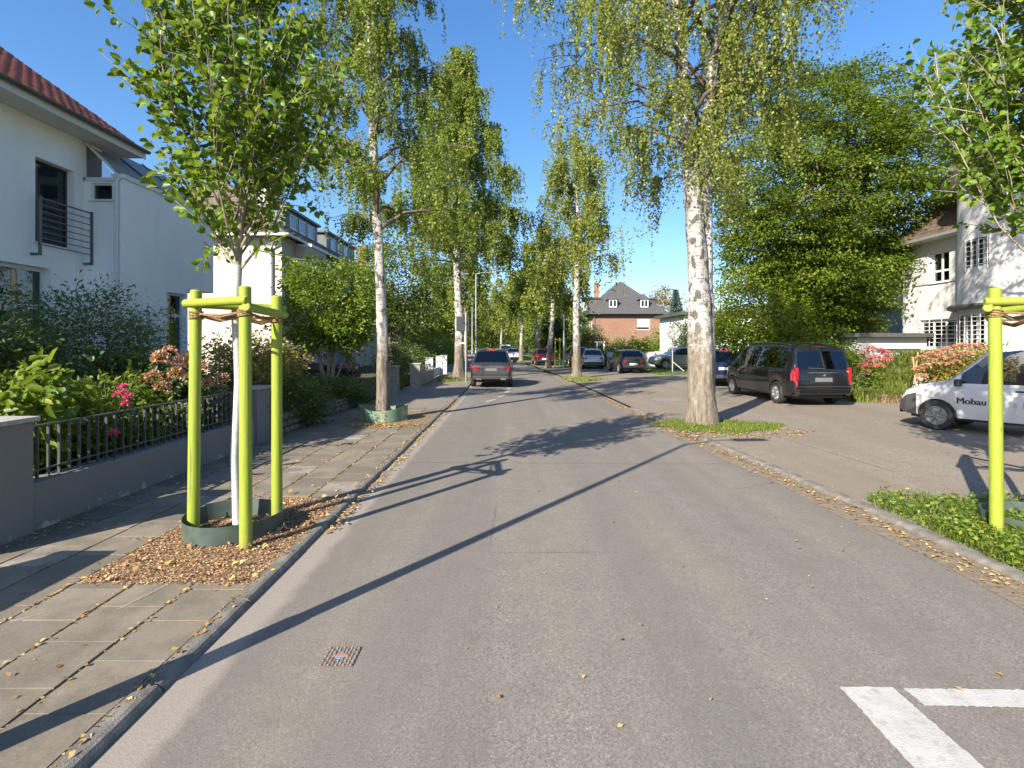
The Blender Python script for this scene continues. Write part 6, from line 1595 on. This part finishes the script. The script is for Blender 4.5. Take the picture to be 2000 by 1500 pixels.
# long street lamp behind the camera; its shadow crosses the road
def lamp(base, H, arm, label, r=.065):
    b = Vector(base); a = Vector(arm); root = empty('street_lamp', base, 0, label, 'street lamp', 'street lamps')
    mb = MB(); mb.tube([b - Vector((0, 0, .1)), b + Vector((0, 0, 1.0)), b + Vector((0, 0, 1.05)), b + Vector((0, 0, H))], [r * 1.25, r * 1.2, r, r * .62], 12); mb.build('pole', M['galv'], root, smooth=40)
    t = b + Vector((0, 0, H - .04)); mb = MB(); mb.tube([t, t + a * .3 + Vector((0, 0, .12)), t + a + Vector((0, 0, .16))], r * .42, 8); mb.build('arm', M['galv'], root, smooth=40)
    d = a.normalized(); mb = MB(); e = t + a + Vector((0, 0, .15)); mb.bar(e - d * .05, e + d * .62, .22, .09); mb.build('lamp_head', M['galv'], root, bevel=.03)
    mb = MB(); mb.bar(e + d * .08 - Vector((0, 0, .05)), e + d * .5 - Vector((0, 0, .05)), .15, .02); mb.build('lamp_glass', M['lens'], root)
lamp((-2.62, 2.32, .1), 6.0, (.95, .06, 0), 'street lamp beside the camera whose shadow crosses the road')
lamp((-2.75, 41, .1), 7.2, (1.2, 0, 0), 'street lamp on the left behind the tall weeping birch', .06)
lamp((4.15, 43, .05), 6.2, (-1.1, 0, 0), 'pale lamp pole right of the leaning birch', .07)
lamp((-4.3, 58, .1), 6.6, (1.4, 0, 0), 'far street lamp above the left pavement', .06)
# sign pole left
sp = empty('sign_post', (-2.28, 26.6, .1), 0, 'thin pole with the back of a grey traffic sign at the left kerb', 'traffic sign')
mb = MB(); mb.tube([(-2.28, 26.6, 0), (-2.28, 26.6, 3.5)], .035, 8); mb.build('pole', M['galv'], sp, smooth=40)
mb = MB(); mb.box((-2.45, 26.64, 2.95), (.62, .02, .72)); mb.build('sign_plate', M['signback'], sp, bevel=.005)
mb = MB(); mb.box((-2.45, 26.63, 2.0), (.30, .02, .07)); mb.build('name_plate', M['white_board'], sp)
# basketball hoop
bx_, by_ = 10.15, 34.0
bh = empty('basketball_hoop', (bx_, by_, .05), 0, 'mobile basketball hoop with round topped backboard on the lawn', 'basketball hoop')
mb = MB(); mb.tube([(bx_, by_, .08), (bx_, by_, 2.6)], .04, 8); mb.build('pole', M['galv'], bh, smooth=40)
mb = MB(); k = 16; P = []
for yy in (-.02, .02):
    for i in range(k): a = math.pi * i / (k - 1); P.append((bx_ - .02 + .42 * math.cos(a), by_ - .25 + yy, 2.62 + .55 * math.sin(a) * 1.0))
    P.append((bx_ - .30, by_ - .25 + yy, 2.25)); P.append((bx_ + .26, by_ - .25 + yy, 2.25))
m_ = k + 2; mb.add(P, [tuple(range(m_))[::-1], tuple(range(m_, 2 * m_))] + [(i, (i + 1) % m_, m_ + (i + 1) % m_, m_ + i) for i in range(m_)]); mb.build('backboard', M['grey_board'], bh)
mb = MB(); mb.bar((bx_, by_, 2.5), (bx_ - .02, by_ - .23, 2.6), .05, .05); mb.build('bracket', M['galv'], bh)
mb = MB(); mb.tube([(bx_ - .45 + .22 * math.cos(a), by_ - .52 + .22 * math.sin(a), 2.45) for a in np.linspace(0, 6.283, 20)], .015, 6); mb.build('rim', M['rust'], bh)
mb = MB()
for a in np.linspace(0, 6.283, 13)[:-1]:
    mb.tube([(bx_ - .45 + .22 * math.cos(a), by_ - .52 + .22 * math.sin(a), 2.45), (bx_ - .45 + .12 * math.cos(a + .4), by_ - .52 + .12 * math.sin(a + .4), 2.02)], .008, 4); mb.tube([(bx_ - .45 + .22 * math.cos(a), by_ - .52 + .22 * math.sin(a), 2.45), (bx_ - .45 + .12 * math.cos(a - .4), by_ - .52 + .12 * math.sin(a - .4), 2.02)], .008, 4)
mb.build('net', M['white_board'], bh)
mb = MB(); mb.box((bx_ + .35, by_ + .1, .14), (.9, .6, .17), taper=.85); mb.build('base', M['plastic_grey'], bh, bevel=.03)
mb = MB(); mb.tube([(bx_, by_, .85), (bx_ + .7, by_ - .1, .24)], .025, 6); mb.build('strut', M['white_board'], bh)
# white gate posts, panels and fences in front of the brick house
for k, (p0, p1, yy, lb_) in enumerate(((1186, 1198, 45.6, 'leftmost white gate post below the brick house'), (1209, 1214, 45.6, 'narrow white post beside the clipped hedge'), (1222, 1232, 45.6, 'white post behind the dark hatchback'), (1249, 1257, 46, 'white post right of the dark hatchback'), (1265, 1279, 46, 'broad white post beside the grey gate'))):
    x0, x1 = (p0 - 1000) / F * yy, (p1 - 1000) / F * yy
    pillar('gate_post', x0, x1, yy, yy + .35, 0, 1.25, M['white_board'], lb_, .04, group='white posts below the brick house', ov=.02)
gt = empty('grey_gate', (11.4, 46.2, 0), 0, 'grey slatted gate between white posts', 'gate')
for k in range(7): mb = MB(); mb.bb(11.27 + k * .05, 11.305 + k * .05, 46.1, 46.14, .08, 1.2); mb.build('slat', M['grey_board'], gt)
gf = empty('panel_fence', (14.5, 46.3, 0), 0, 'grey panel fence behind the silver car', 'fence')
for k in range(6):
    mb = MB(); mb.bb(12.27 + k * 1.1, 13.33 + k * 1.1, 46.3, 46.36, .05, 1.25); mb.build('panel', M['grey_board'], gf)
mb = MB(); mb.bb(12.25, 18.9, 46.28, 46.38, 1.252, 1.31); mb.build('top_rail', M['white_board'], gf)
cp = empty('carport_frame', (9, 63, 0), 0, 'white porch frame at the foot of the brick house', 'porch')
for x in (9.85, 9.1): mb = MB(); mb.bb(x, x + .14, 58, 58.14, 0, 2.1); mb.build('post', M['trim'], cp)
mb = MB(); mb.bb(8.9, 10.05, 57.95, 58.2, 2.102, 2.25); mb.build('beam', M['trim'], cp)
# bins and far staked tree
yb = empty('waste_bin', (5.05, 42.0, .05), 0, 'yellow lidded waste bin beside the second right birch', 'bin')
mb = MB(); mb.box((5.05, 42.0, .55), (.75, .7, .95), taper=1.12); mb.build('body', M['yellow_bin'], yb, bevel=.02); mb = MB(); mb.box((5.05, 42.0, 1.07), (.9, .85, .08)); mb.build('lid', M['plastic'], yb, bevel=.02)
yb = empty('waste_bin', (5.2, 45.0, .05), 0, 'black waste bin behind the yellow one', 'bin')
mb = MB(); mb.box((5.35, 45.0, .6), (.75, .7, 1.0), taper=1.12); mb.build('body', M['plastic'], yb, bevel=.02); mb = MB(); mb.box((5.35, 45.0, 1.16), (.9, .85, .08)); mb.build('lid', M['plastic'], yb, bevel=.02)
stake_frame([(3.55, 44.2, .05), (4.45, 44.4, .05), (4.0, 45.0, .05)], (2.45, 2.45, 2.45), 'far lime green stake frame beside the leaning birch')
stake_frame([(-.1, 72, .05), (1.0, 72, .05), (.4, 72.9, .05)], (2.3, 2.3, 2.3), 'distant lime green stake frame at the road bend')
# pale fence with pickets behind the van (below the bush tree)
pf = empty('picket_fence', (13.8, 24.2, 0), 0, 'white picket fence between the bush tree and the garage', 'fence')
for k in range(12): mb = MB(); mb.bb(13.2 + k * .14, 13.27 + k * .14, 23.6, 23.63, .1, 1.65); mb.build('picket', M['white_board'], pf)
for z in (.5, 1.4): mb = MB(); mb.bb(13.15, 14.85, 23.631, 23.67, z, z + .08); mb.build('rail', M['white_board'], pf)

# cast iron valve cover in the road
cvx, cvy = G(665, 1283)[:2]
vc = empty('valve_cover', (cvx, cvy, .0), 0, 'square cast iron valve cover set in the asphalt', 'valve cover')
mb = MB(); mb.bb(cvx - .105, cvx + .105, cvy - .105, cvy + .105, -.03, .004); mb.build('frame', M['iron'], vc)
kn = MB()
for i in range(9):
    for j in range(9):
        if max(abs(i - 4), abs(j - 4)) >= 2: kn.box((cvx + (i - 4) * .023, cvy + (j - 4) * .023, .0065), (.014, .012, .007), rz=.4 if (i + j) % 2 else -.4)
tag(kn.build('stud', M['iron_pale'], vc), kind='stuff')
mb = MB(); mb.lathe([(.033, .0045), (.033, .009), (.001, .009)], 20, (cvx, cvy, 0)); mb.build('lid', M['iron_blue'], vc)
mb = MB(); mb.bar((cvx - .045, cvy, .0095), (cvx + .045, cvy + .002, .0095), .02, .006); mb.build('handle', M['rust'], vc)
